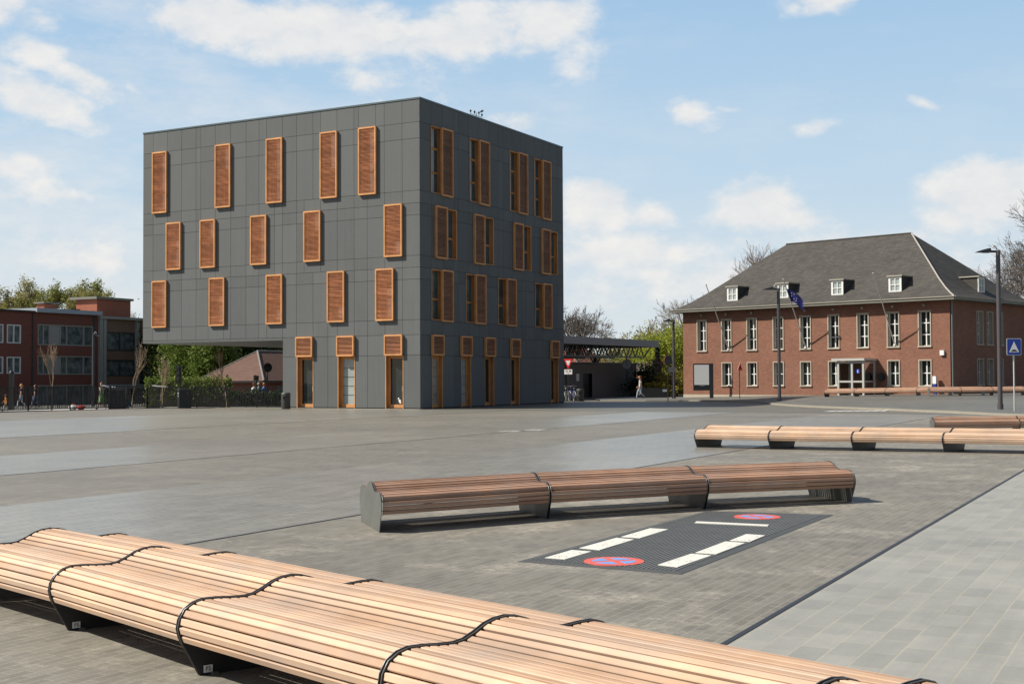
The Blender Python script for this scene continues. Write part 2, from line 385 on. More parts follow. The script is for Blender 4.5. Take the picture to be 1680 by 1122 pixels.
# sunlit street strip beyond the railing
m = MB()
for (x0,x1,y0,y1) in ((-80,-27.4,79.5,93),(-27.2,-21,80,84.5),(-21,-7,76.5,80)):
    k = [(x0,y0),(x1,y0),(x1,y1),(x0,y1)]
    m.add([(x,y,terrain(x,y)+.012) for x,y in k], [(0,1,2,3)])
struct(m.build('street', M['lower_pave']))

# the raised forecourt of the brick building, with its kerb
KP = [(985,656.2),(1060,656.4),(1130,656.2),(1190,656.6),(1238,658.6),(1268,661.6),(1300,664.0),(1345,666.3),(1450,670.2),(1560,674.6),(1640,678.4),(1760,683.6),(1980,694)]
KW = [gnd(x, y, .09) for x, y in KP]
INN = [(6.0,104.,.04),(11.0,103.,.04),(13.6,99.4,.06),(15.6,97.,.13),(17.6,95.,.19),(19.6,93.,.27),(21.6,91.,.30),(23.6,89.2,.34),(26.2,86.6,.40),(29.4,84.2,.45),(34.,86.,.48),(41.,90.,.5),(60.,96.,.5)]
def fore_row(t):
    R = []
    for k, i in zip(KW, INN):
        q = Vector(i); p = k.lerp(q, t); p.z = k.z + (q.z - k.z)*min(1, t/.62); R.append(p)
    return R
m = MB(); rows = [fore_row(t) for t in (0,.12,.25,.38,.5,.62,.8,1.0)]
n_ = len(KW); vs = [p for r in rows for p in r]
m.add(vs, [(j*n_+i, j*n_+i+1, (j+1)*n_+i+1, (j+1)*n_+i) for j in range(len(rows)-1) for i in range(n_-1)], 0, True)
struct(m.build('pavement', M['forecourt']))
m = MB()
for i in range(n_-1):
    a, b = KW[i], KW[i+1]; ia = (rows[1][i]-a); ib = (rows[1][i+1]-b); ia.z = ib.z = 0; ia = ia.normalized()*.42; ib = ib.normalized()*.42
    z1 = Vector((0,0,.012)); z0 = Vector((0,0,-.12))
    m.quad(a+z1, b+z1, b+ib+z1, a+ia+z1); m.quad(a+z0, b+z0, b+z1, a+z1); m.quad(b+ib+z1, b+ib+z0, a+ia+z0, a+ia+z1)
struct(m.build('kerb', M['kerb']))
def fore_z(x, y):
    "height of the forecourt under x, y"
    best = None
    for i in range(n_-1):
        for (j, r) in enumerate(rows[:-1]):
            q = [rows[j][i], rows[j][i+1], rows[j+1][i+1], rows[j+1][i]]
            for tri in ((q[0],q[1],q[2]),(q[0],q[2],q[3])):
                (x1,y1,z1),(x2,y2,z2),(x3,y3,z3) = tri
                D = (y2-y3)*(x1-x3)+(x3-x2)*(y1-y3)
                if abs(D) < 1e-9: continue
                a = ((y2-y3)*(x-x3)+(x3-x2)*(y-y3))/D; b = ((y3-y1)*(x-x3)+(x1-x3)*(y-y3))/D; c = 1-a-b
                if min(a,b,c) > -.01: return a*z1+b*z2+c*z3
    return None
def foot(x, y):
    "point on the forecourt seen at photo pixel x, y"
    Y = 45.0
    while Y < 112:
        p = at(x, y, Y); z = fore_z(p.x, p.y)
        if z is not None and p.z <= z: return Vector((p.x, p.y, z))
        Y += .12
    return gnd(x, y, .05)
# painted marks on the street: the row of white triangles of the road hump, and a worn white patch
m = MB()
for k in range(7):
    a = gnd(1350+14.5*k, 675.0-.12*k, .012); d = EV*2.3; w = EU*.40
    m.add([a - w*.0, a + w, a + d*1.0 + w*.5], [(0,1,2)])
struct(m.build('road_marking', M['paint']))
m = MB()
for (a, b, c, d) in (((810,708.2),(846,708.6),(862,705.6),(830,706.2)),((848,706.0),(884,706.6),(902,703.6),(870,704.0))):
    m.quad(*[gnd(*p, .010) for p in (a,b,c,d)])
struct(m.build('road_marking', M['pave_slab']))
# ================================================================ BENCHES
HALF = [(-.680,.196),(-.698,.240),(-.708,.283),(-.700,.331),(-.669,.385),(-.615,.419),(-.557,.434),(-.472,.433),(-.386,.426),(-.300,.424),(-.245,.433),(-.183,.460),(-.120,.494),(-.064,.511),(0,.518)]
PROFILE = HALF + [(-s, z) for s, z in reversed(HALF[:-1])]
def _resample(P, step):
    L = [0]
    for a, b in zip(P, P[1:]): L.append(L[-1] + math.hypot(b[0]-a[0], b[1]-a[1]))
    n = round(L[-1]/step); out = []
    for k in range(n):
        t = (k+.5)*L[-1]/n
        i = max(j for j in range(len(L)) if L[j] <= t); i = min(i, len(P)-2)
        f = (t-L[i])/(L[i+1]-L[i])
        p = (P[i][0]+(P[i+1][0]-P[i][0])*f, P[i][1]+(P[i+1][1]-P[i][1])*f)
        q0 = P[max(i-0,0)]; q1 = P[i+1]; d = (q1[0]-q0[0], q1[1]-q0[1]); l = math.hypot(*d)
        out.append((p, (d[0]/l, d[1]/l)))
    return out, L[-1]/n
SLATS, PITCH_S = _resample(PROFILE, .0535)
def outline(off):
    "plate outline: the seat profile pushed out by off, then down to the two feet"
    P = []
    for i, (s, z) in enumerate(PROFILE):
        a = PROFILE[max(i-1,0)]; b = PROFILE[min(i+1,len(PROFILE)-1)]; d = (b[0]-a[0], b[1]-a[1]); l = math.hypot(*d)
        P.append((s - d[1]/l*off, z + d[0]/l*off))
    return [(-.58,0)] + P + [(.58,0)]
def bench(label, joints, wood_key, ends=(True, True), group='slatted benches on the square', sticker=(), zf=None):
    """joints: list of (centre point on the ground, direction of the plate front->back, width factor)"""
    root = thing('slatted_bench', label, 'bench', joints[0][0], 0, group)
    o = Vector(joints[0][0])
    J = [(Vector(c)-o, Vector(d).normalized()*w) for c, d, w in joints]
    P = lambda j, s, z: j[0] + j[1]*s + Vector((0,0,z))
    for k, (a, b) in enumerate(zip(J, J[1:])):
        mb = MB(); ax = (b[0]-a[0]); L = ax.length; e = .019/L
        for i, ((s, z), (ts, tz)) in enumerate(SLATS):
            hw = PITCH_S*.5 - .0070; th = .026
            nrm = (-tz, ts); r = rnd.uniform(-.0012,.0012)
            cs = [(s-ts*hw, z-tz*hw), (s+ts*hw, z+tz*hw)]
            q = [(cs[0][0]+nrm[0]*r, cs[0][1]+nrm[1]*r), (cs[1][0]+nrm[0]*r, cs[1][1]+nrm[1]*r)]
            bev = .004
            prof = [(q[0][0]-nrm[0]*bev, q[0][1]-nrm[1]*bev), (q[0][0]+ts*bev, q[0][1]+tz*bev), (q[1][0]-ts*bev, q[1][1]-tz*bev), (q[1][0]-nrm[0]*bev, q[1][1]-nrm[1]*bev),
                    (q[1][0]-nrm[0]*th, q[1][1]-nrm[1]*th), (q[0][0]-nrm[0]*th, q[0][1]-nrm[1]*th)]
            A = [P(a, *p) for p in prof]; B = [P(b, *p) for p in prof]; n = len(prof)
            A2 = [x.lerp(y, e) for x, y in zip(A, B)]; B2 = [x.lerp(y, 1-e) for x, y in zip(A, B)]
            mb.add(A2+B2, [(i0, (i0+1)%n, n+(i0+1)%n, n+i0) for i0 in range(n)] + [tuple(reversed(range(n))), tuple(range(n,2*n))])
        fix_normals(mb.build('seat', M[wood_key], root))
        mb = MB()                                                   # bearer bars under the slats
        for s in (-.45, 0, .45):
            mb.bar(P(a, s, .36).lerp(P(b, s, .36), .01), P(a, s, .36).lerp(P(b, s, .36), .99), .05, .04)
        mb.build('bearer', M['steel_dark'], root)
    for k, j in enumerate(J):
        end = k == 0 or k == len(J)-1
        nb = J[min(k+1, len(J)-1)][0] - J[max(k-1,0)][0]; ax = nb.normalized()
        n = Vector((-j[1].y, j[1].x, 0)).normalized()
        if n.dot(ax) < 0: n = -n
        mb = MB(); t = .008
        out = outline(.004)
        if end: mb.prism([P(j, *p) - n*(t if k == 0 else 0) for p in out], n*t, 0)
        else:
            for sg in (-1, 1): mb.prism([P(j, *p) + n*(sg*.010 - t*.5) for p in out], n*t, 0)
        sup = fix_normals(mb.build('support_plate', M['steel_plate'] if end else M['steel_dark'], root))
        mb = MB(); lip = outline(.0065)[1:-1]                       # raised edge strips of the seam
        for sg in ((-1, 1) if not end else ((1,) if k == 0 else (-1,))):
            c0 = [P(j, *p) + n*(sg*.012) for p in lip]; mb.tube(c0, .0034, 5, 0, True)
        mb.build('edge_strip', M['seam_lip'], sup)
        for s in (-.50, .50):                                       # foot brackets
            mb = MB(); mb.obox(P(j, s, .010) + n*.025, n*.025, j[1].normalized()*.018, Vector((0,0,.010))); mb.build('foot_bracket', M['steel_plate'], sup)
        if k in sticker:
            f = bpy.data.curves.new('txt', 'FONT'); f.body = 'F5'; f.size = .034; f.align_x = 'CENTER'; f.align_y = 'CENTER'; f.extrude = .0005
            d = j[1].normalized(); c = P(j, -.535, .040)
            mb = MB(); mb.obox(c + n*(t+.014), n*.002, d*.027, Vector((0,0,.021))); st = mb.build('number_tag', M['sign_white'], sup)
            ob = bpy.data.objects.new('tmp', f); me = bpy.data.meshes.new_from_object(ob); bpy.data.objects.remove(ob)
            R = Matrix((d, Vector((0,0,1)), n)).transposed().to_4x4(); R.translation = c + n*(t+.0175)
            me.transform(R); me.materials.clear(); me.materials.append(M['black'])
            tx = bpy.data.objects.new('digits', me); COL.objects.link(tx); tx.parent = st
    return root
HZ = .518
def from_humps(px, plate_dir, w, z=HZ): return [(gnd(x, y, z) - Vector((0,0,z)), plate_dir, w) for x, y in px]
# nearest bench, running off the bottom of the view
jA = from_humps([(81,866.5),(250,897.0),(478,943.3),(828,1010.5)], un(36), 1.0)
stepA = jA[3][0] - jA[2][0]; d0 = stepA.length
jA += [(jA[3][0] + stepA*k, un(36), 1.0) for k in (1.0, 2.0)]
bench('nearest pale wooden bench, running out of the bottom of the picture', jA, 'wood_seat', sticker=(1,2))
# middle bench with the grey end plate
jB = from_humps([(608,790),(875,775),(1126,764),(1360,756.2)], un(107), .93)
bench('reddish brown three-part bench in the middle, beside the rubber speed cushion', jB, 'wood_seat_b')
# pale bench on the right
jC = from_humps([(1163,697),(1283,699),(1417.5,700.5),(1565,702)], un(50), .95)
stC = (jC[3][0]-jC[0][0])/3
jC += [(jC[3][0]+stC*k, un(50), .95) for k in (1,2)]
bench('long pale bench behind the reddish middle bench, cut off at the right edge', jC, 'wood_seat')
# brown bench behind it
jD = from_humps([(1529,683.8),(1667,682.0)], un(77), .95)
stD = jD[1][0]-jD[0][0]; jD.append((jD[1][0]+stD, un(76), .95))
bench('brown bench end showing just above the long pale bench at the right edge', jD, 'wood_seat_b')
# the two far benches on the forecourt
def far_bench(p0, d, n, L, plate, label):
    J = []
    for k in range(n+1):
        q = p0 + d*(L*k); q.z = fore_z(q.x, q.y) or .3; J.append((q, plate, .95))
    return bench(label, J, 'wood_seat_b', group='slatted benches on the square')
pE = foot(1353, 651.2); far_bench(pE + un(61)*.55, un(-29), 5, 1.92, un(61), 'far low bench in front of the glass porch of the brick building')
pF = foot(1526, 650.2); far_bench(pF + un(80)*.55, un(-8), 4, 1.80, un(78), 'far low bench behind the lamp post, in front of the brick building\'s right corner')
# ================================================================ WALL HELPERS
def face_map(kind):
    return (lambda u, n, z: (-n, u, z)) if kind == 'L' else (lambda u, n, z: (u, -n, z))
def fbox(mb, fm, u0, u1, n0, n1, z0, z1, m=0):
    P = [fm(u, n, z) for z in (z0, z1) for (u, n) in ((u0,n0),(u1,n0),(u1,n1),(u0,n1))]
    mb.add(P, [(3,2,1,0),(4,5,6,7),(0,1,5,4),(1,2,6,5),(2,3,7,6),(3,0,4,7)], m)
def fquad(mb, fm, u0, u1, z0, z1, n=0.0, m=0):
    mb.add([fm(u0,n,z0), fm(u1,n,z0), fm(u1,n,z1), fm(u0,n,z1)], [(0,1,2,3)], m)
def cut(rect, holes):
    R = [rect]
    for (a0,a1,b0,b1) in holes:
        out = []
        for (u0,u1,z0,z1) in R:
            if a1 <= u0+1e-6 or a0 >= u1-1e-6 or b1 <= z0+1e-6 or b0 >= z1-1e-6: out.append((u0,u1,z0,z1)); continue
            if a0 > u0: out.append((u0,a0,z0,z1))
            if a1 < u1: out.append((a1,u1,z0,z1))
            c0, c1 = max(u0,a0), min(u1,a1)
            if b0 > z0: out.append((c0,c1,z0,b0))
            if b1 < z1: out.append((c0,c1,b1,z1))
        R = out
    return R
def reveal(mb, fm, u0, u1, z0, z1, depth, m=0, n0=0.0):
    for a, b in (((u0,z0),(u0,z1)), ((u1,z1),(u1,z0)), ((u0,z1),(u1,z1)), ((u1,z0),(u0,z0))):
        mb.add([fm(a[0],n0,a[1]), fm(b[0],n0,b[1]), fm(b[0],-depth,b[1]), fm(a[0],-depth,a[1])], [(0,1,2,3)], m)

# ================================================================ THE DARK OFFICE CUBE
BW, BD, BH, OV, OZ = 20.18, 17.28, 16.82, 9.33, 3.85
BX = 7.6; BK = BD - (BD-BX)*(OV-.25)/(BW-.25)                     # unseen rear wall cut at an angle, shaped so ground behind stays sunlit
OB = thing('office_building', 'dark grey panelled office cube with orange timber shutters and one corner raised on an overhang', 'building', (-4.915, 68.404, 0), rad(61.26))
fL, fR = face_map('L'), face_map('R')
ZR = [(11.76,15.50),(8.26,11.12),(4.80,7.64)]                      # upper storeys
GZ = (2.90, 4.03)
L_U = [[2.79,5.43,9.30,13.15,18.16],[1.09,6.58,10.46,14.32,17.02],[1.66,4.94,9.30,13.60,18.17]]
L_D = [1.08,4.28,7.14]
R_W = [[1.09,5.22,9.99,13.19],[2.64,6.84,11.60,15.30],[1.10,4.75,8.48,13.22]]
R_S = [[2.08,6.23,11.0,14.2],[1.45,5.62,10.38,14.08],[2.07,5.73,9.45,14.23]]
R_D = [1.14,4.21,6.88,10.03,15.34]; R_DS = [1.03,4.09,6.80,9.90,15.22]
SW, WW = 1.18, 1.14
holesL = [(u+.12, u+SW-.12, z0+.1, z1-.1) for (z0,z1), us in zip(ZR, L_U) for u in us] + [(u, u+SW, 0.0, GZ[0]) for u in L_D]
holesR = [(u, u+WW, z0+.03, z1-.03) for (z0,z1), us in zip(ZR, R_W) for u in us] + [(u, u+1.10, 0.0, GZ[0]) for u in R_D]
VJ = [19.37,18.21,17.06,15.91,15.53,14.40,13.22,12.05,11.09,10.52,9.36,8.35,7.18,6.65,5.50,4.34,4.02,2.88,2.31,1.14]
VM = [19.36,18.20,17.06,15.90,15.53,14.39,13.22,12.06,11.09,9.94,9.35,8.34,7.81,6.64,5.49,4.34,3.46,2.29,1.13]
VB = [19.36,18.19,17.05,15.89,14.94,13.75,13.21,12.05,11.09,10.52,9.35,8.35,7.18,6.15,5.48,4.33,3.45,2.29,1.14]
rowsL = [(15.49,16.74,VJ),(14.61,15.49,VJ),(11.79,14.61,VJ),(11.11,11.79,VM),(10.46,11.11,VM),(8.28,10.46,VM),(7.64,8.28,VM),(7.0,7.64,VB),(4.82,7.0,VB),(4.01,4.82,VB)]
rng = random.Random(3)
def panels(fm, rows, length, holes, umin=0.0):
    mb = MB(); g = .009
    for z0, z1, vj in rows:
        us = [umin] + sorted(v for v in vj if umin+.15 < v < length-.15) + [length]
        for a, b in zip(us, us[1:]):
            p = (a+g*(a > umin), b-g*(b < length), z0+g, z1-g)
            for (u0,u1,w0,w1) in cut(p, holes):
                fbox(mb, fm, u0, u1, -.025, 0.0, w0, w1)
    return mb
mb = panels(fL, rowsL, BW, holesL)
b2 = panels(fL, [(3.85,4.01,[9.35])], BW, [(0,OV,3.8,4.1)])
b3 = panels(fL, [(2.91,4.01,[6.15,3.45]),(.06,2.91,[6.15,3.45])], OV, [(u+.0, u+SW, 0, 4.05) for u in ()] + holesL)
for q in (b2, b3): mb.add(q.v, q.f, 0)
mb.build('facade_cladding', M['panel'], OB)
VR = [1.16,2.33,3.48,4.02,5.17,6.33,7.45,8.6,9.2,10.35,11.5,12.05,13.2,14.35,15.5,16.4]
mb = panels(fR, [(a, b, VR) for a, b, _ in rowsL] + [(2.91,4.01,VR),(.06,2.91,VR[::2])], BD, holesR)
mb.build('facade_cladding', M['panel'], OB)
# dark backing wall with the same openings, other walls, soffit, roof
mb = MB()
for r in cut((.03, BW-.03, 0.0, BH-.1), holesL + [(OV,BW,-1,OZ)]): fquad(mb, fL, *r, n=-.03)
for r in cut((.03, BD-.03, 0.0, BH-.1), holesR): fquad(mb, fR, *r, n=-.03)
mb.build('wall', M['panel_back'], OB)
mb = MB()
mb.quad((0,BW,OZ),(BX,BW,OZ),(BX,BW,BH-.1),(0,BW,BH-.1)); mb.quad((BD,0,0),(BD,.25,0),(BD,.25,BH-.1),(BD,0,BH-.1))
mb.quad((BD,.25,0),(BK,OV,0),(BK,OV,BH-.1),(BD,.25,BH-.1)); mb.quad((BK,OV,OZ),(BX,BW,OZ),(BX,BW,BH-.1),(BK,OV,BH-.1))
mb.quad((.01,OV,0),(BK,OV,0),(BK,OV,OZ),(.01,OV,OZ)); mb.quad((BX,BW,OZ),(14.5,BW,OZ),(14.5,BW,OZ+.5),(BX,BW,OZ+.5)); mb.quad((14.5,OV,OZ),(14.5,BW,OZ),(14.5,BW,OZ+.5),(14.5,OV,OZ+.5)); mb.quad((BK-.5,OV,OZ+.5),(14.5,OV,OZ+.5),(14.5,BW,OZ+.5),(BX-.5,BW,OZ+.5)); mb.quad((BK,OV,OZ),(14.5,OV,OZ),(14.5,OV,OZ+.5),(BK,OV,OZ+.5))
mb.build('wall', M['panel'], OB)
mb = MB(); mb.quad((.0,OV,OZ),(14.5,OV,OZ),(14.5,BW,OZ),(.0,BW,OZ)); mb.build('soffit', M['grey_sheet'], OB)
mb = MB(); mb.prism([(.2,.2,BH-.5),(BD-.3,.2,BH-.5),(BX-.2,BW-.2,BH-.5),(.2,BW-.2,BH-.5)], (0,0,.1))
for (a0,a1,b0,b1) in ((-.03,BD+.03,-.03,.32),(-.03,BX+.03,BW-.32,BW+.03),(-.03,.32,.32,BW-.32)): mb.box(a0,a1,b0,b1,BH-.09,BH)
mb.bar((BD-.15,.32,BH-.045),(BX-.15,BW-.32,BH-.045),.34,.09)
mb.build('roof', M['cap'], OB)
mb = MB()                                                           # small weather mast on the parapet
o = Vector((6.3,.15,BH))
mb.tube([o, o+Vector((0,0,.30))], .02, 6); mb.bar(o+Vector((-.7,0,.12)), o+Vector((.7,0,.12)), .02)
for k, h in ((-.65,.28),(-.2,.30),(.3,.34),(.65,.28)): mb.ellipsoid(o+Vector((k,0,h)), .06,.06,.08, 8); mb.tube([o+Vector((k,0,.16)), o+Vector((k,0,h))], .02, 5)
mb.bar(o+Vector((.5,0,.42)), o+Vector((.8,0,.55)), .04, .10)
mb.build('weather_mast', M['steel_dark'], OB)
# base plinth line
mb = MB(); fbox(mb, fL, 0, OV, -.05, -.012, 0, .06); fbox(mb, fR, .05, BD, -.05, -.012, 0, .06); mb.build('plinth', M['panel_back'], OB)

def shutter(fm, u, z0, z1, n0=.07, n1=.15, w=SW, name='shutter', tilt=1):
    mb = MB(); fw = .085
    fbox(mb, fm, u, u+fw, n0-.05, n1, z0, z1); fbox(mb, fm, u+w-fw, u+w, n0-.05, n1, z0, z1)
    fbox(mb, fm, u+fw, u+w-fw, n0-.05, n1, z0, z0+fw); fbox(mb, fm, u+fw, u+w-fw, n0-.05, n1, z1-fw, z1)
    s = mb.build(name, M['wood_frame'], OB)
    mb = MB(); z = z0+fw+.03; pitch = .068
    n = int((z1-z0-2*fw-.02)/pitch); pitch = (z1-z0-2*fw-.02)/n
    for k in range(n):
        zz = z0+fw+.01+(k+.5)*pitch; d = .013
        a = [fm(u+fw, n1-.02, zz-.014), fm(u+w-fw, n1-.02, zz-.014), fm(u+w-fw, n0+.02, zz+.003), fm(u+fw, n0+.02, zz+.003)]
        b = [(x,y,z+.014) for x,y,z in a]
        mb.add(a+b, [(3,2,1,0),(4,5,6,7),(0,1,5,4),(1,2,6,5),(2,3,7,6),(3,0,4,7)])
    mb.build('louvre', M['wood_slat'], s)
    return s
# --- sunlit face: closed shutters in front of windows
pat = random.Random(11)
for (z0, z1), us in zip(ZR, L_U):
    for u in us:
        shutter(fL, u, z0, z1)
        a, b = u+.12, u+SW-.12
        mb = MB(); reveal(mb, fL, a, b, z0+.1, z1-.1, .12)
        for (q0,q1,w0,w1) in ((a,a+.09,z0+.1,z1-.1),(b-.09,b,z0+.1,z1-.1),(a+.09,b-.09,z0+.1,z0+.19),(a+.09,b-.09,z1-.19,z1-.1)): fbox(mb, fL, q0,q1,-.12,-.05,w0,w1)
        tz = z0 + (z1-z0)*(.33 if z1 > 12 else .45)
        fbox(mb, fL, a+.09, b-.09, -.11, -.05, tz-.05, tz+.05); fbox(mb, fL, u+.55, u+.62, -.11, -.05, z0+.19, tz-.05); fbox(mb, fL, u+.55, u+.62, -.11, -.05, tz+.05, z1-.19)
        w = mb.build('window', M['wood_door'], OB)
        mb = MB(); fquad(mb, fL, u+.55, b, z0+.1, z1-.1, n=-.10, m=0)
        mid = z0 + (z1-z0)*pat.choice((.30,.45,.62))
        fquad(mb, fL, a, u+.55, mid, z1-.1, n=-.10, m=(up_ := pat.choice((0,1,1)))); fquad(mb, fL, a, u+.55, z0+.1, mid, n=-.10, m=1 if not up_ else pat.choice((0,1)))
        mb.build('pane', [M['shutter_back'], M['glass_lit']], w)
# --- shaded face: open windows with the shutter slid aside
for (z0, z1), ws, ss_ in zip(ZR, R_W, R_S):
    for u, us in zip(ws, ss_):
        shutter(fR, us, z0-.03, z1+.0, .06, .14)
        a, b, c, d = u, u+WW, z0+.03, z1-.03; D = .26
        mb = MB(); reveal(mb, fR, a, b, c, d, D, n0=.03)
        for (q0,q1,w0,w1) in ((a,a+.05,c,d),(b-.05,b,c,d),(a+.05,b-.05,c,c+.05),(a+.05,b-.05,d-.05,d)): fbox(mb, fR, q0-.0,q1,-.01,.03,w0,w1)
        for (q0,q1,w0,w1) in ((a,a+.07,c,d),(b-.09,b,c,d),(a+.07,b-.09,c,c+.08),(a+.07,b-.09,d-.08,d)): fbox(mb, fR, q0,q1,-D,-D+.07,w0,w1)
        ts = (c+(d-c)*.32, c+(d-c)*.68) if z1 > 12 else (c+(d-c)*.42,)
        for t in ts: fbox(mb, fR, a+.07, b-.09, -D, -D+.06, t-.06, t+.06)
        w = mb.build('window', M['wood_door'], OB)
        mb = MB(); pw = a+.45+pat.uniform(.18,.32); fquad(mb, fR, a, pw, c, d, n=-D+.02, m=1 if z1 > 8 else 2); fquad(mb, fR, pw, b, c, d, n=-D+.02, m=0)
        mb.build('pane', [M['glass_teal'], M['glass_pale'], M['glass_dim']], w)
# --- ground floor doors under box shutters
def door(fm, u, w, su, kind):
    shutter(fm, su, GZ[0], GZ[1], .08, .17)
    D = .32; a, b, d = u, u+w, GZ[0]
    mb = MB(); reveal(mb, fm, a, b, .0, d, D, n0=.02)
    for (q0,q1,w0,w1) in ((a,a+.045,.0,d),(b-.045,b,.0,d)): fbox(mb, fm, q0,q1,-.02,.02,w0,w1)
    for (q0,q1,w0,w1) in ((a+.0,a+.13,.0,d),(b-.16,b,.0,d),(a+.13,b-.16,.0,.24),(a+.13,b-.16,d-.16,d)): fbox(mb, fm, q0,q1,-D,-D+.09,w0,w1)
    o = mb.build('door', M['wood_door'], OB)
    mb = MB(); fquad(mb, fm, a+.1, b-.1, .2, d-.1, n=-D+.03, m=0)
    if kind == 1:
        for k in range(1,5): fbox(mb, fm, a+.13, b-.16, -D+.032, -D+.045, .24+k*.5, .26+k*.5, 1)
    mb.build('pane', [M['glass_frost'] if kind == 1 else M['glass'], M['steel_dark']], o)
    if kind == 2:
        mb = MB()
        for (x,z,r) in ((.42,.42,.09),(.50,.55,.06),(.38,.34,.07)): mb.ellipsoid(fm(a+x, -D+.05, z), .03, r, r, 8)
        mb.build('sticker', M['sign_white'], o)
    mb = MB(); mb.tube([fm(a+.2,-D+.15,.95), fm(a+.2,-D+.15,1.25)], .014, 6); mb.build('handle', M['aluminium'], o)
for u, k in zip(L_D, (2,1,0)): door(fL, u, SW, u, k)
for u, s_, k in zip(R_D, R_DS, (1,1,0,0,0)): door(fR, u, 1.10, s_, k)
# ================================================================ THE BRICK BUILDING ON THE RIGHT
PB = thing('brick_building', 'orange brick two-storey building with grey hipped slate roof and four white dormers', 'building', (28.767, 83.730, 0), rad(45.184))
PL, PD, PE = 21.81, 11.9, 6.62
uW = [1.296+2.2796*k for k in range(9)]; w_ = .943
UZ, LZ = (3.552, 6.013), (0.913, 2.737)
lower = [k for k in range(9) if k not in (8,)]
hF = [(u, u+w_, *UZ) for u in uW] + [(uW[k], uW[k]+w_, *LZ) for k in (0,1,3,4,5,6,7)]
hS = [(u, u+1.0, 3.70, 6.05) for u in (3.88, 5.42, 6.98)] + [(u, u+1.0, .97, 2.81) for u in (3.88,5.42,6.98)]
mb = MB()
for r in cut((0, PL, -.4, PE), hF + [(2*2.2796+1.3, 2*2.2796+2.24, *LZ)]*0): fquad(mb, fL, *r)
for r in cut((0, PD, -.4, PE), hS): fquad(mb, fR, *r)
mb.quad((0,PL,-.4),(PD,PL,-.4),(PD,PL,PE),(0,PL,PE)); mb.quad((PD,0,-.4),(PD,PL,-.4),(PD,PL,PE),(PD,0,PE))
mb.build('wall', M['brick_post'], PB)
mb = MB(); fbox(mb, fL, 0.0, PL, 0.0, .02, -.4, .30); fbox(mb, fR, .0, PD, 0.0, .02, -.4, .45); mb.build('plinth', M['stone'], PB)
def pwin(fm, u, w, z0, z1, rows, shade=False):
    D = .30; mb = MB()
    for (q0,q1,w0,w1) in ((u,u+.075,z0,z1),(u+w-.075,u+w,z0,z1),(u+.075,u+w-.075,z1-.07,z1)): fbox(mb, fm, q0,q1,-.02,.05,w0,w1)
    fbox(mb, fm, u-.02, u+w+.02, -.02, .09, z0, z0+.09)
    reveal(mb, fm, u+.06, u+w-.06, z0+.07, z1-.06, D)
    st = mb.build('window', M['stone'], PB)
    a, b, c, d = u+.06, u+w-.06, z0+.07, z1-.06
    mb = MB(); fw = .055
    for (q0,q1,w0,w1) in ((a,a+fw,c,d),(b-fw,b,c,d),(a+fw,b-fw,c,c+fw),(a+fw,b-fw,d-fw,d)): fbox(mb, fm, q0,q1,-D,-D+.07,w0,w1)
    m_ = (a+b)/2; fbox(mb, fm, m_-.035, m_+.035, -D, -D+.075, c+fw, d-fw)
    for k in range(1, rows):
        z = c+(d-c)*k/rows; fbox(mb, fm, a+fw, m_-.035, -D, -D+.07, z-.03, z+.03); fbox(mb, fm, m_+.035, b-fw, -D, -D+.07, z-.03, z+.03)
    fr = mb.build('frame', M['white'], st)
    mb = MB(); fquad(mb, fm, a, b, c, d, n=-D+.02); mb.build('pane', M['glass'], st)
for u in uW: pwin(fL, u, w_, *UZ, 3)
for k in (0,1,3,4,5,6,7): pwin(fL, uW[k], w_, *LZ, 2)
for (u0,u1,z0,z1) in hS: pwin(fR, u0, u1-u0, z0, z1, 3 if z0 > 3 else 2)
# roof: hipped with a slight bell-cast at the eaves
def ring(ins, z): return [(ins,ins,z),(PD-ins,ins,z),(PD-ins,PL-ins,z),(ins,PL-ins,z)]
mb = MB(); lev = [(-.62,6.80),(-.1,7.08),(.55,7.50),(1.4,8.17)]
RI, RZ_ = PD/2, 11.93
RR = [ring(*l) for l in lev]
for A, B in zip(RR, RR[1:]):
    for k in range(4): mb.quad(A[k], A[(k+1)%4], B[(k+1)%4], B[k])
T = RR[-1]; r0 = (PD/2, RI-.25, RZ_); r1 = (PD/2, PL-RI+.35, RZ_)
mb.add([T[0],T[1],r0],[(0,1,2)]); mb.add([T[2],T[3],r1],[(0,1,2)]); mb.quad(T[1],T[2],r1,r0); mb.quad(T[3],T[0],r0,r1)
roof = mb.build('roof', M['slate'], PB)
mb = MB()                                                           # pale ridge and right-hand hip line
pth = [Vector(RR[k][0]) for k in range(4)] + [Vector(r0)]
mb.tube([p+Vector((0,0,.02)) for p in pth], .06, 6)
mb.build('hip_ridge', M['concrete'], roof)
mb = MB(); mb.tube([Vector(r0)+Vector((0,0,.02)), Vector(r1)+Vector((0,0,.02))], .07, 6); mb.build('ridge', M['slate'], roof)
mb = MB()
for k, (a, b) in enumerate(zip(ring(-.64,0), ring(-.64,0)[1:]+ring(-.64,0)[:1])):
    a = Vector(a); b = Vector(b); 
    mb.bar(a+Vector((0,0,6.70)), b+Vector((0,0,6.70)), .10, .16)
gut = mb.build('gutter', M['fascia'], PB)
mb = MB()
for k, (a, b) in enumerate(zip(ring(-.68,0), ring(-.68,0)[1:]+ring(-.68,0)[:1])):
    mb.bar(Vector(a)+Vector((0,0,6.81)), Vector(b)+Vector((0,0,6.81)), .16, .05)
mb.build('gutter_edge', M['fascia_top'], gut)
mb = MB(); R0 = ring(-.60,6.60); R1 = ring(0.0,6.60)
for k in range(4): mb.quad(R0[k], R0[(k+1)%4], R1[(k+1)%4], R1[k])
mb.build('soffit', M['fascia'], PB)
mb = MB()
mb.tube([(.12,-.09,-.1),(.12,-.09,6.6)], .06, 8); mb.build('downpipe', M['zinc'], PB)
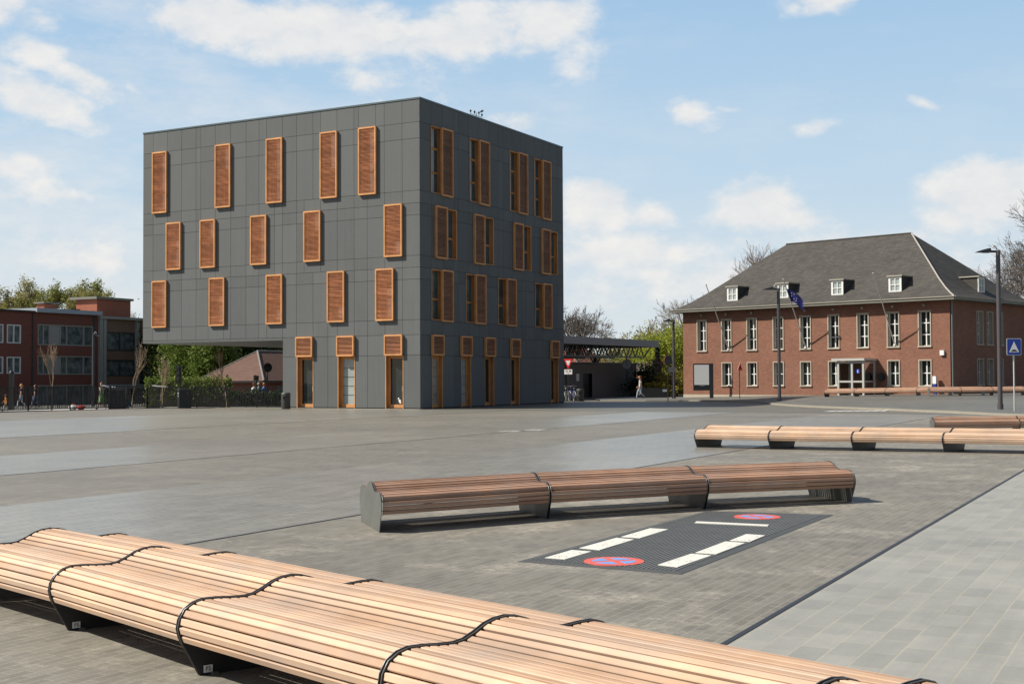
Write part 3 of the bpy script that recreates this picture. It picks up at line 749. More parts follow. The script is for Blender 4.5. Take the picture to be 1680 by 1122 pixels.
mb = MB(); mb.tube([(PD-.1,-.09,-.1),(PD-.1,-.09,6.6)], .055, 8); mb.build('downpipe', M['zinc'], PB)
# dormers
def roof_z(ins):
    for (i0,z0),(i1,z1) in zip(lev, lev[1:]+[(RI,RZ_)]):
        if i0 <= ins <= i1: return z0+(z1-z0)*(ins-i0)/(i1-i0)
    return RZ_
def dormer(fm, u, w=.95):
    n = -.40; z0, z1 = 7.28, 8.42; back = 1.9
    mb = MB()
    mb.add([fm(u,n,z0), fm(u,n,z1), fm(u,-back,z1+.02), fm(u,-.9,roof_z(.9)-.1)], [(0,1,2,3)])
    mb.add([fm(u+w,n,z0), fm(u+w,n,z1), fm(u+w,-back,z1+.02), fm(u+w,-.9,roof_z(.9)-.1)], [(0,1,2,3)])
    d = mb.build('dormer', M['slate'], PB)
    mb = MB(); fbox(mb, fm, u-.10, u+w+.10, -back, n+.14, z1, z1+.08); mb.build('dormer_roof', M['fascia_top'], d)
    mb = MB(); f = .14
    for (q0,q1,w0,w1) in ((u,u+f,z0,z1),(u+w-f,u+w,z0,z1),(u+f,u+w-f,z0,z0+f+.03),(u+f,u+w-f,z1-f,z1)): fbox(mb, fm, q0,q1,n-.04,n+.04,w0,w1)
    fbox(mb, fm, u+w/2-.03, u+w/2+.03, n-.04, n+.03, z0+f, z1-f); zz = (z0+z1)/2
    fbox(mb, fm, u+f, u+w/2-.03, n-.04, n+.03, zz-.025, zz+.025); fbox(mb, fm, u+w/2+.03, u+w-f, n-.04, n+.03, zz-.025, zz+.025)
    fbox(mb, fm, u-.04, u+w+.04, n-.04, n+.10, z0-.05, z0)
    mb.build('dormer_frame', M['white'], d)
    mb = MB(); fquad(mb, fm, u+.1, u+w-.1, z0+.1, z1-.1, n=n-.02); mb.build('pane', M['glass_frost'], d)
for u in (3.60, 8.03, 12.52, 16.95): dormer(fL, u)
dormer(fR, 5.1)
# small round wall lamps under the eaves
for k in range(9):
    mb = MB(); p = Vector(fL(uW[k]+.47, .10, 6.36)); mb.ellipsoid(p, .10, .10, .10, 10); mb.bar(p, p+Vector((.12,0,.03)), .05); mb.build('wall_lamp', M['concrete'], PB)
mb = MB(); fbox(mb, fL, .38, .66, 0, .16, 3.0, 3.32); mb.build('alarm_box', M['sign_white'], PB)
mb = MB(); mb.tube([fL(4.93,0,1.6), fL(4.93,.22,1.6)], .27, 16); mb.build('letter_box', M['black'], PB)
# flag poles
for u, z in ((17.52,3.66),(10.86,3.66),(3.92,3.70)):
    mb = MB(); a = Vector(fL(u, .0, z)); b = Vector(fL(u+.02, 2.8, 8.46)); mb.tube([a, b], [.045,.03], 8); mb.ellipsoid(b, .06,.06,.05,8)
    mb.bar(Vector(fL(u,-.1,z+.02)), Vector(fL(u,.14,z+.06)), .14); mb.build('flag_pole', M['aluminium'], PB)
# glass porch
PZ0 = .20
mb = MB(); fbox(mb, fL, 5.25, 7.75, 0, 1.80, 2.70, 2.86)
pr = mb.build('porch', M['aluminium'], PB)
mb = MB()
for (u, n) in ((5.45,1.55),(7.35,1.55),(5.45,.08),(7.35,.08),(6.30,1.55)): fbox(mb, fL, u-.07, u+.07, n-.07, n+.07, PZ0, 2.70)
for z in (1.28, 2.58): 
    fbox(mb, fL, 5.52, 6.23, 1.50, 1.60, z-.06, z+.06); fbox(mb, fL, 6.37, 7.28, 1.50, 1.60, z-.06, z+.06)
    fbox(mb, fL, 5.40, 5.50, .15, 1.48, z-.05, z+.05)
mb.build('porch_frame', M['aluminium'], pr)
mb = MB(); fquad(mb, fL, 5.52, 7.28, PZ0, 2.6, n=1.54); mb.add([fL(5.44,.15,PZ0), fL(5.44,1.48,PZ0), fL(5.44,1.48,2.6), fL(5.44,.15,2.6)], [(0,1,2,3)]); mb.add([fL(7.34,.15,PZ0), fL(7.34,1.48,PZ0), fL(7.34,1.48,2.6), fL(7.34,.15,2.6)], [(0,1,2,3)])
mb.build('porch_glass', M['clear'], pr)
mb = MB(); fbox(mb, fL, 5.55, 6.35, .0, .03, .2, 2.5); mb.build('entrance_door', M['glass'], pr)
mb = MB(); c = Vector(fL(5.86, 1.56, 1.98)); d = Vector((-1,0,0))
mb.tube([c, c+d*.01], .15, 20, 0); mb.build('info_sticker', M['blue'], pr)
mb = MB(); fbox(mb, fL, 5.84,5.89,1.572,1.578,1.88,2.0); fbox(mb, fL, 5.84,5.89,1.572,1.578,2.03,2.08); mb.build('sticker_letter', M['sign_white'], pr)
# slim white and blue ticket meter against the wall
p = PB.matrix_basis @ Vector((-.35,.92,.0)); p.z = .40
t = thing('ticket_meter', 'slim white and blue ticket meter against the brick wall near the right corner', 'meter', p, rad(45.184))
mb = MB(); mb.box(-.10,.10,-.10,.10,0,.72); mb.build('post', M['blue'], t)
mb = MB(); mb.box(-.12,.12,-.12,.12,.72,1.22); mb.build('head', M['sign_white'], t)
# blue flag
def flag():
    a = Vector(fL(10.86,.0,3.66)); b = Vector(fL(10.88,2.8,8.46))
    d = (b-a).normalized(); top = a + d*((b-a).length*.87); n1, n2 = 22, 12; H, W = 1.05, 1.45; vs = []
    for j in range(n2+1):
        for i in range(n1+1):
            s = i/n1; t_ = j/n2
            p = top - d*(H*t_) + Vector((0.15,-1,0))*(W*.78*s)
            p.z -= W*(.55*s*s + .10*s) + .05*sin(7*s+3*t_); p.x += .13*sin(8*s+1.5*t_)*s**.5
            p.y += .10*sin(6*s+4*t_)*s
            vs.append(p)
    mb = MB(); mb.add(vs, [(j*(n1+1)+i, j*(n1+1)+i+1, (j+1)*(n1+1)+i+1, (j+1)*(n1+1)+i) for j in range(n2) for i in range(n1)], 0, True)
    f = mb.build('flag', M['flag_blue'], loc=PB.location, rotz=rad(45.184)); tag(f, 'limp dark blue flag on the middle pole of the brick building', 'flag')
    mb = MB()
    for k in range(0,12,2):
        i = 8+round(4.2*cos(2*pi*k/12)); j = 6+round(3.6*sin(2*pi*k/12)); q = vs[j*(n1+1)+i]
        for sg in (-1,1): mb.add([q+Vector((sg*.012-.0, .035*cos(2*pi*m_/10)*(1 if m_%2 == 0 else .45), .035*sin(2*pi*m_/10)*(1 if m_%2 == 0 else .45))) for m_ in range(10)], [tuple(range(10))])
    mb.build('star_ring', M['mat_white'], f)
flag()
# ================================================================ APARTMENT ROW ON THE LEFT
AP0 = at(57, 640, 120.0); AP0.z = 0
_ua, _na = un(62), un(-28)
def fuv(x, y, off=0.0):
    d = ray(x, y); P = AP0 + _na*off; k = (P - Vector((0,0,CH))).dot(_na)/d.dot(_na); q = Vector((0,0,CH)) + d*k
    return (q-AP0).dot(_ua), q.z
def FU(x): return fuv(x, 620)[0]
def zr(y, x=100): return fuv(x, y)[1]
AR = rad(62)
def glazed(parent, u0, u1, z0, z1, mull, trim='white', blank=None, n0=.0):
    mb = MB(); t = .10
    for (a,b,c,d) in ((u0,u0+t,z0,z1),(u1-t,u1,z0,z1),(u0+t,u1-t,z0,z0+t),(u0+t,u1-t,z1-t,z1)): fbox(mb, fR, a,b,n0-.15,n0+.05,c,d)
    for m_ in mull: fbox(mb, fR, m_-.06, m_+.06, n0-.12, n0+.03, z0+t, z1-t)
    w = mb.build('window', M[trim], parent)
    mb = MB(); fquad(mb, fR, u0+t*.5, u1-t*.5, z0+t*.5, z1-t*.5, n=n0-.09)
    mb.build('pane', M['curtain'], w)
    if blank:
        mb = MB(); fbox(mb, fR, blank[0], blank[1], n0-.1, n0-.02, z0+t, z1-t); mb.build('blank_panel', M['concrete'], w)
    return w
M['curtain'] = glass('curtained_glass', (.055,.070,.074), .07, (.20,.22,.225), .6)
def walls(parent, u0, u1, z0, z1, depth, mat, holes=()):
    mb = MB()
    for r in cut((u0,u1,z0,z1), list(holes)): fquad(mb, fR, *r)
    mb.quad((u0,0,z0),(u0,depth,z0),(u0,depth,z1),(u0,0,z1)); mb.quad((u1,0,z0),(u1,depth,z0),(u1,depth,z1),(u1,0,z1)); mb.quad((u0,depth,z0),(u1,depth,z0),(u1,depth,z1),(u0,depth,z1))
    mb.build('wall', M[mat], parent)
ZU, ZL = (4.95, 6.92), (2.15, 3.95); RT = 8.05
# 1: plain dark red brick block at the left edge
b1 = thing('apartment_block', 'dark red brick block with small white paired windows at the left edge', 'building', AP0, AR)
uA0, uA1 = -22.0, FU(54.5)
wins = [(FU(10.5), FU(33.5)), (FU(-8), FU(4.7)), (FU(-52), FU(-30)), (FU(-78), FU(-58))]
h = [(a,b,c+.1,d-.15) for a,b in wins for (c,d) in (ZU,ZL)]
walls(b1, uA0, uA1, -1.5, RT-.05, 10, 'brick_dark', [(a,b,c,d) for a,b,c,d in h])
for a,b,c,d in h: glazed(b1, a, b, c, d, [(a+b)/2])
mb = MB(); mb.box(uA0-.2, uA1, -.25, 10, RT-.05, RT+.10); mb.build('roof', M['black'], b1)
mb = MB(); mb.tube([(uA1-.12,-.08,-1.2),(uA1-.12,-.08,RT-.1)], .06, 6); mb.build('downpipe', M['sign_grey'], b1)
# 2: red brick block with wide pale-framed window bands
b2_ = thing('apartment_block', 'red brick block with wide pale window bands and a light blue roof edge', 'building', AP0, AR)
uB0, uB1 = FU(54.7), FU(160)
bu = (FU(61), FU(152))
h = [(bu[0],bu[1],c,d) for c,d in (ZU,ZL)] + [(bu[0],bu[1],-1.0,1.15)]
walls(b2_, uB0, uB1, -1.5, RT+.0, 10, 'brick_dark', h)
ml = [FU(x) for x in (70.7,80.5,98.5,109,137)]
for c,d in (ZU,ZL): glazed(b2_, bu[0], bu[1], c, d, ml, blank=(FU(81.5),FU(98)), trim='concrete')
glazed(b2_, bu[0], bu[1], -1.0, 1.15, [FU(78),FU(109),FU(137)], trim='concrete')
mb = MB(); mb.box(uB0, uB1+.2, -.45, 10, RT-.02, RT+.38); mb.build('roof', M['pale_blue'], b2_)
mb = MB(); mb.tube([(uB1-.5,-.08,-1.2),(uB1-.5,-.08,RT-.1)], .06, 6); mb.build('downpipe', M['sign_grey'], b2_)
for x0,x1 in ((108,128),):
    mb = MB(); a, b = FU(x0), FU(x1); mb.box(a, b, 3, 4, RT+.3, RT+1.05); c = mb.build('chimney', M['brick_red'], b2_)
    mb = MB(); mb.box(a-.2, b+.2, 2.8, 4.2, RT+1.1, RT+1.22); mb.build('chimney_cap', M['fascia'], c)
# 3: concrete framed block with dark glazing
b3_ = thing('apartment_block', 'concrete framed block with dark glazing and brown brick panels beside the overhang', 'building', AP0, AR)
uC0, uC1 = FU(160.3), FU(250)
h = [(FU(172),FU(220),4.55,6.45),(FU(172),FU(220),2.0,3.65),(FU(226),FU(244.5),3.6,6.2),(FU(226),FU(244.5),.9,3.2),(FU(172),FU(244),-1.2,.4)]
walls(b3_, uC0, uC1, -1.5, 7.75, 10, 'brick_brown', h)
for k, (a,b,c,d) in enumerate(h): glazed(b3_, a, b, c, d, [(a+b)/2] if k < 2 else [], trim='sign_grey' if k < 2 else 'aluminium')
for x0, x1 in ((160.5,165.5),(166.5,171.5),(220.8,225.5),(244.8,250)):
    mb = MB(); fbox(mb, fR, FU(x0), FU(x1), -.1, .28, -1.4, 7.75); mb.build('column', M['concrete'], b3_)
mb = MB(); mb.box(uC0-.1, uC1+.2, -.4, 10, 7.72, 7.98); mb.build('roof', M['concrete'], b3_)
mb = MB(); fbox(mb, fR, FU(163), FU(243), 0, 1.4, .75, 1.15); mb.build('canopy', M['pale_blue'], b3_)
for x0,x1,zt in ((152,163,.75),(177,190,1.0),(203,216,1.1)):
    mb = MB(); a, b = FU(x0), FU(x1); mb.box(a, b, 3, 4, 7.9, 7.9+zt); c = mb.build('chimney', M['brick_dark'], b3_)
    mb = MB(); mb.box(a-.15, b+.15, 2.85, 4.15, 7.9+zt, 8.0+zt); mb.build('chimney_cap', M['black'], c)
# stair tower rising behind
st = thing('stair_tower', 'small bright red brick roof tower with one white window above the flat roofs', 'tower', at(159, 520, 128), AR); st.location.z = 7.0
mb = MB(); tw, td = 4.6, 2.9
mb.quad((0,0,0),(tw,0,0),(tw,0,2.75),(0,0,2.75)); mb.quad((0,0,0),(0,td,0),(0,td,2.75),(0,0,2.75)); mb.quad((tw,0,0),(tw,td,0),(tw,td,2.75),(tw,0,2.75)); mb.quad((0,td,0),(tw,td,0),(tw,td,2.75),(0,td,2.75))
mb.build('wall', M['brick_red'], st)
mb = MB(); mb.box(-.3, tw+.2, -.25, td+.6, 2.75, 2.98); mb.build('roof', M['fascia'], st)
mb = MB(); a0, a1 = .85, 1.9
for (y0,y1,z0,z1) in ((a0,a0+.15,.2,1.55),(a1-.15,a1,.2,1.55),(a0+.15,a1-.15,.2,.35),(a0+.15,a1-.15,1.4,1.55)): mb.box(-.08,.02,y0,y1,z0,z1)
w = mb.build('window', M['white'], st); mb = MB(); mb.quad((-.03,a0,.2),(-.03,a1,.2),(-.03,a1,1.5),(-.03,a0,1.5)); mb.build('pane', M['glass_frost'], w)

# ================================================================ HOUSES BEYOND
def hip_house(label, corner, rot, w, d, zb, ze, zt, roofm, wallm, over=.35, door=True):
    o = thing('house', label, 'house', corner, rad(rot)); mb = MB()
    X0, X1, Y0, Y1 = over, d-over, over, w-over
    for a, b in (((X0,Y0),(X1,Y0)),((X1,Y0),(X1,Y1)),((X1,Y1),(X0,Y1)),((X0,Y1),(X0,Y0))): mb.quad((*a,zb),(*b,zb),(*b,ze+.15),(*a,ze+.15))
    mb.build('wall', M[wallm], o)
    mb = MB(); E_ = [(0,0,ze),(d,0,ze),(d,w,ze),(0,w,ze)]; r0 = (w/2,w/2,zt); r1 = (max(d-w/2, w/2+.01),w/2,zt)
    mb.add([E_[3],E_[0],r0],[(0,1,2)]); mb.quad(E_[0],E_[1],r1,r0); mb.add([E_[1],E_[2],r1],[(0,1,2)]); mb.quad(E_[2],E_[3],r0,r1)
    mb.quad(*[(x,y,ze-.02) for x,y,z in reversed(E_)])
    ro = mb.build('roof', M[roofm], o)
    mb = MB(); mb.tube([E_[0], r0, r1], .09, 6); mb.tube([r0, E_[3]], .07, 6); mb.build('ridge_tiles', M['concrete_dark'], ro)
    mb = MB()
    for a, b in zip(E_, E_[1:]+E_[:1]): mb.bar(Vector(a)-Vector((0,0,.08)), Vector(b)-Vector((0,0,.08)), .12, .14)
    mb.build('gutter', M['white'] if 'bungalow' in label else M['black'], ro)
    mb = MB(); fquad(mb, fR, 2.0, 3.4, ze-1.5, ze-.4, n=-over+.03); fquad(mb, fR, 5.0, 6.4, ze-1.5, ze-.4, n=-over+.03); mb.build('window', M['glass'], o)
    return o
hip_house('low house with brown tiled hip roof seen under the overhang', at(433, 624.5, 100), 62, 7.0, 16, -2.6, 0, 2.42, 'tile_brown', 'brick_dark')
hip_house('house with orange tiled roof far behind the station canopy', Vector((7.2,138,3.0)), 62, 9.0, 9.5, -4, 0, 3.6, 'brick_red', 'concrete_dark')
hip_house('bungalow with grey roof and white gutters behind the shrubs', Vector((14.0,122,2.35)), 40, 8.0, 12, -3, 0, 1.1, 'slate', 'brick_brown')

# ================================================================ STATION CANOPY AND BUILDING
CO = at(1080, 600, 112.0); CO.z = 0
cn = thing('station_canopy', 'grey flat station canopy on dark lattice trusses between the office cube and the trees', 'canopy', CO, rad(59.0))
mb = MB(); mb.box(-30, 0, 0, 9.5, 4.62, 4.80); mb.build('roof', M['grey_sheet'], cn)
mb = MB(); mb.box(-30, .02, -.06, 0, 4.24, 4.82); mb.box(.0, .06, 0, 9.5, 4.24, 4.82); mb.build('fascia', M['grey_sheet'], cn)
for y in (.5, 3.4, 6.3, 9.1):
    mb = MB(); zt, zb = 4.45, 3.34; xe = -1.9
    mb.bar((-30,y,zt),(-.1,y,zt),.10); mb.bar((-30,y,zb),(xe,y,zb),.12)
    mb.bar((-.15,y,zt),(xe,y,zb),.08)
    k = 0; x = xe
    while x > -29:
        mb.bar((x,y,zb),(x-.85,y,zt),.07); mb.bar((x-.85,y,zt),(x-1.7,y,zb),.07)
        mb.bar((x,y+.12,zt),(x-.85,y+.12,zb),.05); mb.bar((x-.85,y+.12,zb),(x-1.7,y+.12,zt),.05); x -= 1.7
    mb.build('truss', M['steel_dark'], cn)
for x in (-26.0, -19.0, -11.2, -5.4):
    mb = MB(); mb.box(x-.14, x+.14, 3.26, 3.54, 0, 3.30)
    mb.bar((x,3.4,2.55),(x-.9,3.4,3.32),.10); mb.bar((x,3.4,2.55),(x+.9,3.4,3.32),.10); mb.build('column', M['steel_dark'], cn)
sb = thing('station_building', 'low grey building with dark doorway in the shade under the station canopy', 'building', CO, rad(59.0))
mb = MB()
hh = [(-9.2,-7.6,0.0,1.95),(-21,-19,0,2.1)]
for r in cut((-28,1.0,0,2.75), hh): fquad(mb, fR, *r, n=-2.6)
mb.quad((1.0,2.6,0),(1.0,9,0),(1.0,9,2.75),(1.0,2.6,2.75)); mb.quad((-28,9,0),(1.0,9,0),(1.0,9,2.75),(-28,9,2.75))
mb.build('wall', M['concrete_dark'], sb)
mb = MB(); mb.box(-28.1,1.1,2.5,9.1,2.75,2.9); mb.build('roof', M['black'], sb)
for a,b,c,d in hh:
    mb = MB(); fbox(mb, fR, a, b, -3.0, -2.8, c, d); mb.build('door', M['black'], sb)
mb = MB(); fbox(mb, fR, -10.5,-10.0,-2.6,-2.54,1.35,1.95); mb.build('notice', M['sign_white'], sb)
for x in (-15.2,-13.6,-12.2): 
    mb = MB(); fbox(mb, fR, x, x+.35, -2.6, -2.5, .0, 2.75); mb.build('pier', M['concrete_dark'], sb)
q = at(1028, 600, 108); t = thing('station_clock', 'round grey disc sign on a pole under the end of the station canopy', 'clock', (q.x,q.y,0))
mb = MB(); mb.tube([(0,0,0),(0,0,3.3)], .05, 8); mb.build('post', M['steel_dark'], t)
mb = MB(); mb.tube([(0,-.12,2.72),(0,.02,2.72)], .42, 20); d_ = mb.build('disc', M['grey_sheet'], t)
mb = MB(); 
for k in range(16): mb.bar((.41*cos(k*pi/8),-.13,2.72+.41*sin(k*pi/8)), (.41*cos((k+1)*pi/8),-.13,2.72+.41*sin((k+1)*pi/8)), .04)
mb.bar((0,-.13,2.72),(.0,-.13,3.0),.035); mb.bar((0,-.13,2.72),(.17,-.13,2.66),.035)
mb.build('rim', M['steel_dark'], d_)
# low dark hedge-planter and wall right of the canopy
q = at(1072, 655, 99.5)
t = thing('planter_wall', 'low black wall with a small pale plate behind the walking woman', 'wall', (q.x, q.y, 0), rad(-4))
mb = MB(); mb.box(-.95, 1.15, 0, .25, 0, .78); mb.build('wall', M['black'], t); mb = MB(); mb.box(.72,1.05,-.03,0,.50,.68); mb.build('plate', M['pale_blue'], t)
# ================================================================ TREES
def grow(rg, p, d, L, r, lev, maxlev, segs, tips, up=.15, spread=.55, kids=(3,4), droop=0.0, ratio=.62):
    n = 3 if lev < 2 else 2; q = p; pts = [p]; rs = [r]
    for k in range(n):
        d = (d + Vector((rg.gauss(0,.10),rg.gauss(0,.10),rg.gauss(0,.08))) + Vector((0,0,up*.25 - droop*lev*.06))).normalized()
        q = q + d*(L/n); pts.append(q); rs.append(r*(1-.45*(k+1)/n))
    segs.append((pts, rs, lev))
    if lev >= maxlev: tips.append((q, d)); return
    nk = rg.randint(*kids)
    for k in range(nk):
        f = 1.0 if k == 0 else rg.uniform(.35, 1.0)
        i = min(int(f*n), n-1); b = pts[i].lerp(pts[i+1], f*n-i)
        ang = rg.gauss(0,.2) if k == 0 else rg.uniform(.45,1.05)*spread*1.7
        az = rg.uniform(0, 2*pi); o = d.orthogonal().normalized(); o2 = d.cross(o)
        nd = (d*cos(ang) + (o*cos(az)+o2*sin(az))*sin(ang) + Vector((0,0,up))).normalized()
        grow(rg, b, nd, L*rg.uniform(ratio-.10, ratio+.12), max(r*(.62 if k == 0 else .48), .006), lev+1, maxlev, segs, tips, up, spread, kids, droop, ratio)
def leaves_mesh(name, C, size, mat, parent, seed, droop=0.0):
    rs = np.random.RandomState(seed); n = len(C); C = np.asarray(C)
    a = rs.normal(size=(n,3)); a[:,2] *= .7; 
    if droop: a = a*(1-droop) + np.array([0,0,-1.6])*droop
    a /= np.linalg.norm(a,axis=1)[:,None]
    b = rs.normal(size=(n,3)); b -= a*(a*b).sum(1)[:,None]; b /= np.linalg.norm(b,axis=1)[:,None]
    s = size*(.55+.9*rs.rand(n))[:,None]
    V = np.stack([C-a*s*.5, C+b*s*.32, C+a*s*.5, C-b*s*.32],1).reshape(-1,3)
    me = bpy.data.meshes.new(name); me.vertices.add(4*n); me.vertices.foreach_set('co', V.ravel().astype(np.float32))
    me.loops.add(4*n); me.loops.foreach_set('vertex_index', np.arange(4*n,dtype=np.int32))
    me.polygons.add(n); me.polygons.foreach_set('loop_start', np.arange(0,4*n,4,dtype=np.int32)); me.polygons.foreach_set('loop_total', np.full(n,4,dtype=np.int32))
    me.materials.append(M[mat]); me.update(calc_edges=True)
    o = bpy.data.objects.new(name, me); COL.objects.link(o); o.parent = parent; return o
def branches(name, segs, mat, parent, lo=0, hi=99, rmin=0.0):
    mb = MB()
    for pts, rs, lev in segs:
        if lo <= lev <= hi: mb.tube(pts, [max(x, rmin) for x in rs], 7 if lev == 0 else (5 if lev < 3 else 3), 0, lev == 0, lev < 3)
    return mb.build(name, M[mat], parent)
def bare_tree(label, loc, h, seed, lev=5, spread=.5, up=.12, mat='twig', rmin=.016, group='bare trees', kids=(3,4), r0=None, trunk=.30, leafmat=None, nleaf=0, lsize=.12, ratio=.64, name='bare_tree'):
    t = thing(name, label, 'tree', loc, 0, group); rg = random.Random(seed); segs = []; tips = []
    grow(rg, Vector((0,0,-.1)), Vector((rg.gauss(0,.03),rg.gauss(0,.03),1)), h*trunk, r0 or h*.022, 0, lev, segs, tips, up, spread, kids, ratio=ratio)
    top = max(p.z for s in segs for p in s[0]); k = h/top
    segs = [([p*k for p in s[0]], s[1], s[2]) for s in segs]; tips = [(p*k, d) for p, d in tips]
    branches('trunk', segs, mat, t, 0, 1); branches('branches', segs, mat, t, 2, 99, rmin)
    if leafmat:
        rs = np.random.RandomState(seed); T = np.array([tuple(p) for p, d in tips]); C = T[rs.randint(0,len(T),nleaf)] + rs.normal(size=(nleaf,3))*.25
        leaves_mesh('crown', C, lsize, leafmat, t, seed)
    return t
def leafy_tree(label, loc, h, rx, seed, mat, n=4200, size=.34, trunk=.30, clumps=34, cl=.17, group='leafy trees', droop=0.0, fill=.55, name='leafy_tree', bark='bark', ry=None, zc=None, rzf=None):
    t = thing(name, label, 'tree', loc, 0, group); rg = random.Random(seed); rs = np.random.RandomState(seed)
    segs = []; tips = []
    grow(rg, Vector((0,0,-.1)), Vector((rg.gauss(0,.04),rg.gauss(0,.04),1)), h*.34, h*.02, 0, 3, segs, tips, .22, .5, (3,4), ratio=.60)
    top = max(p.z for s in segs for p in s[0]); k = h*.93/top; segs = [([p*k for p in s[0]], s[1], s[2]) for s in segs]
    branches('trunk', segs, bark, t)
    zc = h*(trunk + (1-trunk)/2) if zc is None else zc; rz = h*(1-trunk)/2 if rzf is None else rzf; ry = ry or rx
    cc = []
    while len(cc) < clumps:
        v = rs.uniform(-1,1,3); q = np.linalg.norm(v)
        if fill < q < 1.0: cc.append(v*(.92 if rs.rand() < .7 else .75))
    cc = np.array(cc); cs = cl*(.6+.8*rs.rand(clumps))
    i = rs.randint(0, clumps, n); g = rs.normal(size=(n,3)); g[:,2] *= (1.0 + 1.3*droop)
    P = cc[i] + g*cs[i][:,None]
    P = P*np.array([rx, ry, rz]) + np.array([0,0,zc]); P = P[P[:,2] > .25]
    leaves_mesh('crown', P, size, mat, t, seed, droop); return t
def L(x, Y): 
    p = at(x, 620, Y); return Vector((p.x, Y, terrain(p.x, Y)))
GR = 'trees beyond the apartment row'
def airy_tree(lab, x, Y, h, seed, mat, n, spread=.42, size=.20, up=.16):
    bare_tree(lab, L(x,Y), h, seed, 6, spread, up, 'twig', .012, GR, (3,3), leafmat=mat, nleaf=n, lsize=size, trunk=.26, ratio=.66, name='leafy_tree')
airy_tree('olive airy tree at the far left above the flat roof', 8, 148, 13.4, 101, 'leaf_olive', 16000, .50)
airy_tree('small rounded olive tree second from the left above the red brick block', 38, 152, 12.8, 112, 'leaf_olive', 13000, .40)
airy_tree('tall airy tree with gaps, left of the fullest crown', 72, 154, 14.8, 103, 'leaf_olive', 9000, .36)
airy_tree('fullest green crown above the flat roofs', 106, 150, 14.4, 104, 'leaf_a', 24000, .50)
airy_tree('olive crown directly behind the stair tower', 140, 150, 13.0, 105, 'leaf_olive', 11000, .42)
airy_tree('low green tree filling behind the roofs on the left', 6, 158, 10.2, 107, 'leaf_a', 16000, .60)
airy_tree('low olive tree between the fullest crown and the tall airy one', 88, 160, 11.0, 108, 'leaf_olive', 14000, .55)
bare_tree('budding bare tree between the stair tower and the office cube', L(210,150), 10.6, 6, 5, .5, .14, 'twig_red', .022, 'bare trees', leafmat='leaf_olive', nleaf=700, lsize=.22)
GO = 'trees behind the overhang'
for k, (x, Y, h_, r, mt, lab) in enumerate([(292,132,8.6,3.4,'leaf_a','olive green tree at the left under the overhang'),
    (318,124,8.6,3.2,'leaf_mid','fresh green tree second from the left under the overhang'),(352,116,7.0,2.0,'leaf_mid','slim bright green tree in front of the dark one under the overhang'),
    (392,128,9.4,4.2,'leaf_dark','dark green tree above the left slope of the brown roof'),(440,130,9.6,4.2,'leaf_dark','dark green tree above the ridge of the brown roof'),
    (300,134,9.6,4.4,'leaf_dark','dark tree behind the fresh green ones under the overhang'),(490,132,9.6,4.0,'leaf_dark','dark tree mostly hidden by the office cube'),(258,146,8.6,2.6,'leaf_a','olive tree just right of the concrete framed block')]):
    leafy_tree(lab, L(x,Y), h_, r, 20+k, mt, 17000, .24, .02, 56, .17, GO, .15, .3)
# hedge along the lower street
hg = thing('hedge', 'clipped green hedge behind the railing under the overhang', 'hedge', L(310,88)); rs_ = np.random.RandomState(5)
P = np.stack([rs_.uniform(-3.0,2.9,5200), rs_.normal(0,.28,5200), 2.0*rs_.rand(5200)**.6 + .12*rs_.normal(size=5200)],1); P[:,2] = np.clip(P[:,2], .05, 2.2)
leaves_mesh('foliage', P, .17, 'leaf_mid', hg, 5)
mb = MB(); mb.box(-2.9,2.8,-.18,.18,0,1.75); mb.build('twig_core', M['bark'], hg)
hg = thing('hedge', 'darker hedge below the eaves of the brown roofed house', 'hedge', L(385,92)); 
P = np.stack([rs_.uniform(-2.4,3.8,3200), rs_.normal(0,.28,3200), 1.1*rs_.rand(3200)**.6 + .08*rs_.normal(size=3200)],1); P[:,2] = np.clip(P[:,2], .05, 1.4)
leaves_mesh('foliage', P, .16, 'leaf_dark', hg, 6)
mb = MB(); mb.box(-2.3,3.7,-.18,.18,0,.95); mb.build('twig_core', M['bark'], hg)
# young bare street trees behind the railing
GS = 'young street trees'
for k, (x, Y, yt, lab) in enumerate([(85,79,562,'young bare street tree in front of the wide pale window bands'),(215,80,556,'young bare street tree in front of the concrete framed block'),(372,82,566,'young bare street tree in front of the brown tiled roof'),(265,86,580,'thin young street tree beside the overhang, almost leafless')]):
    p = L(x, Y); h_ = at(x, yt, Y).z - p.z
    bare_tree(lab, p, h_, 40+k, 4, .26, .22, 'bark_pale', .007, GS, (3,4), .045, .40, name='street_tree')
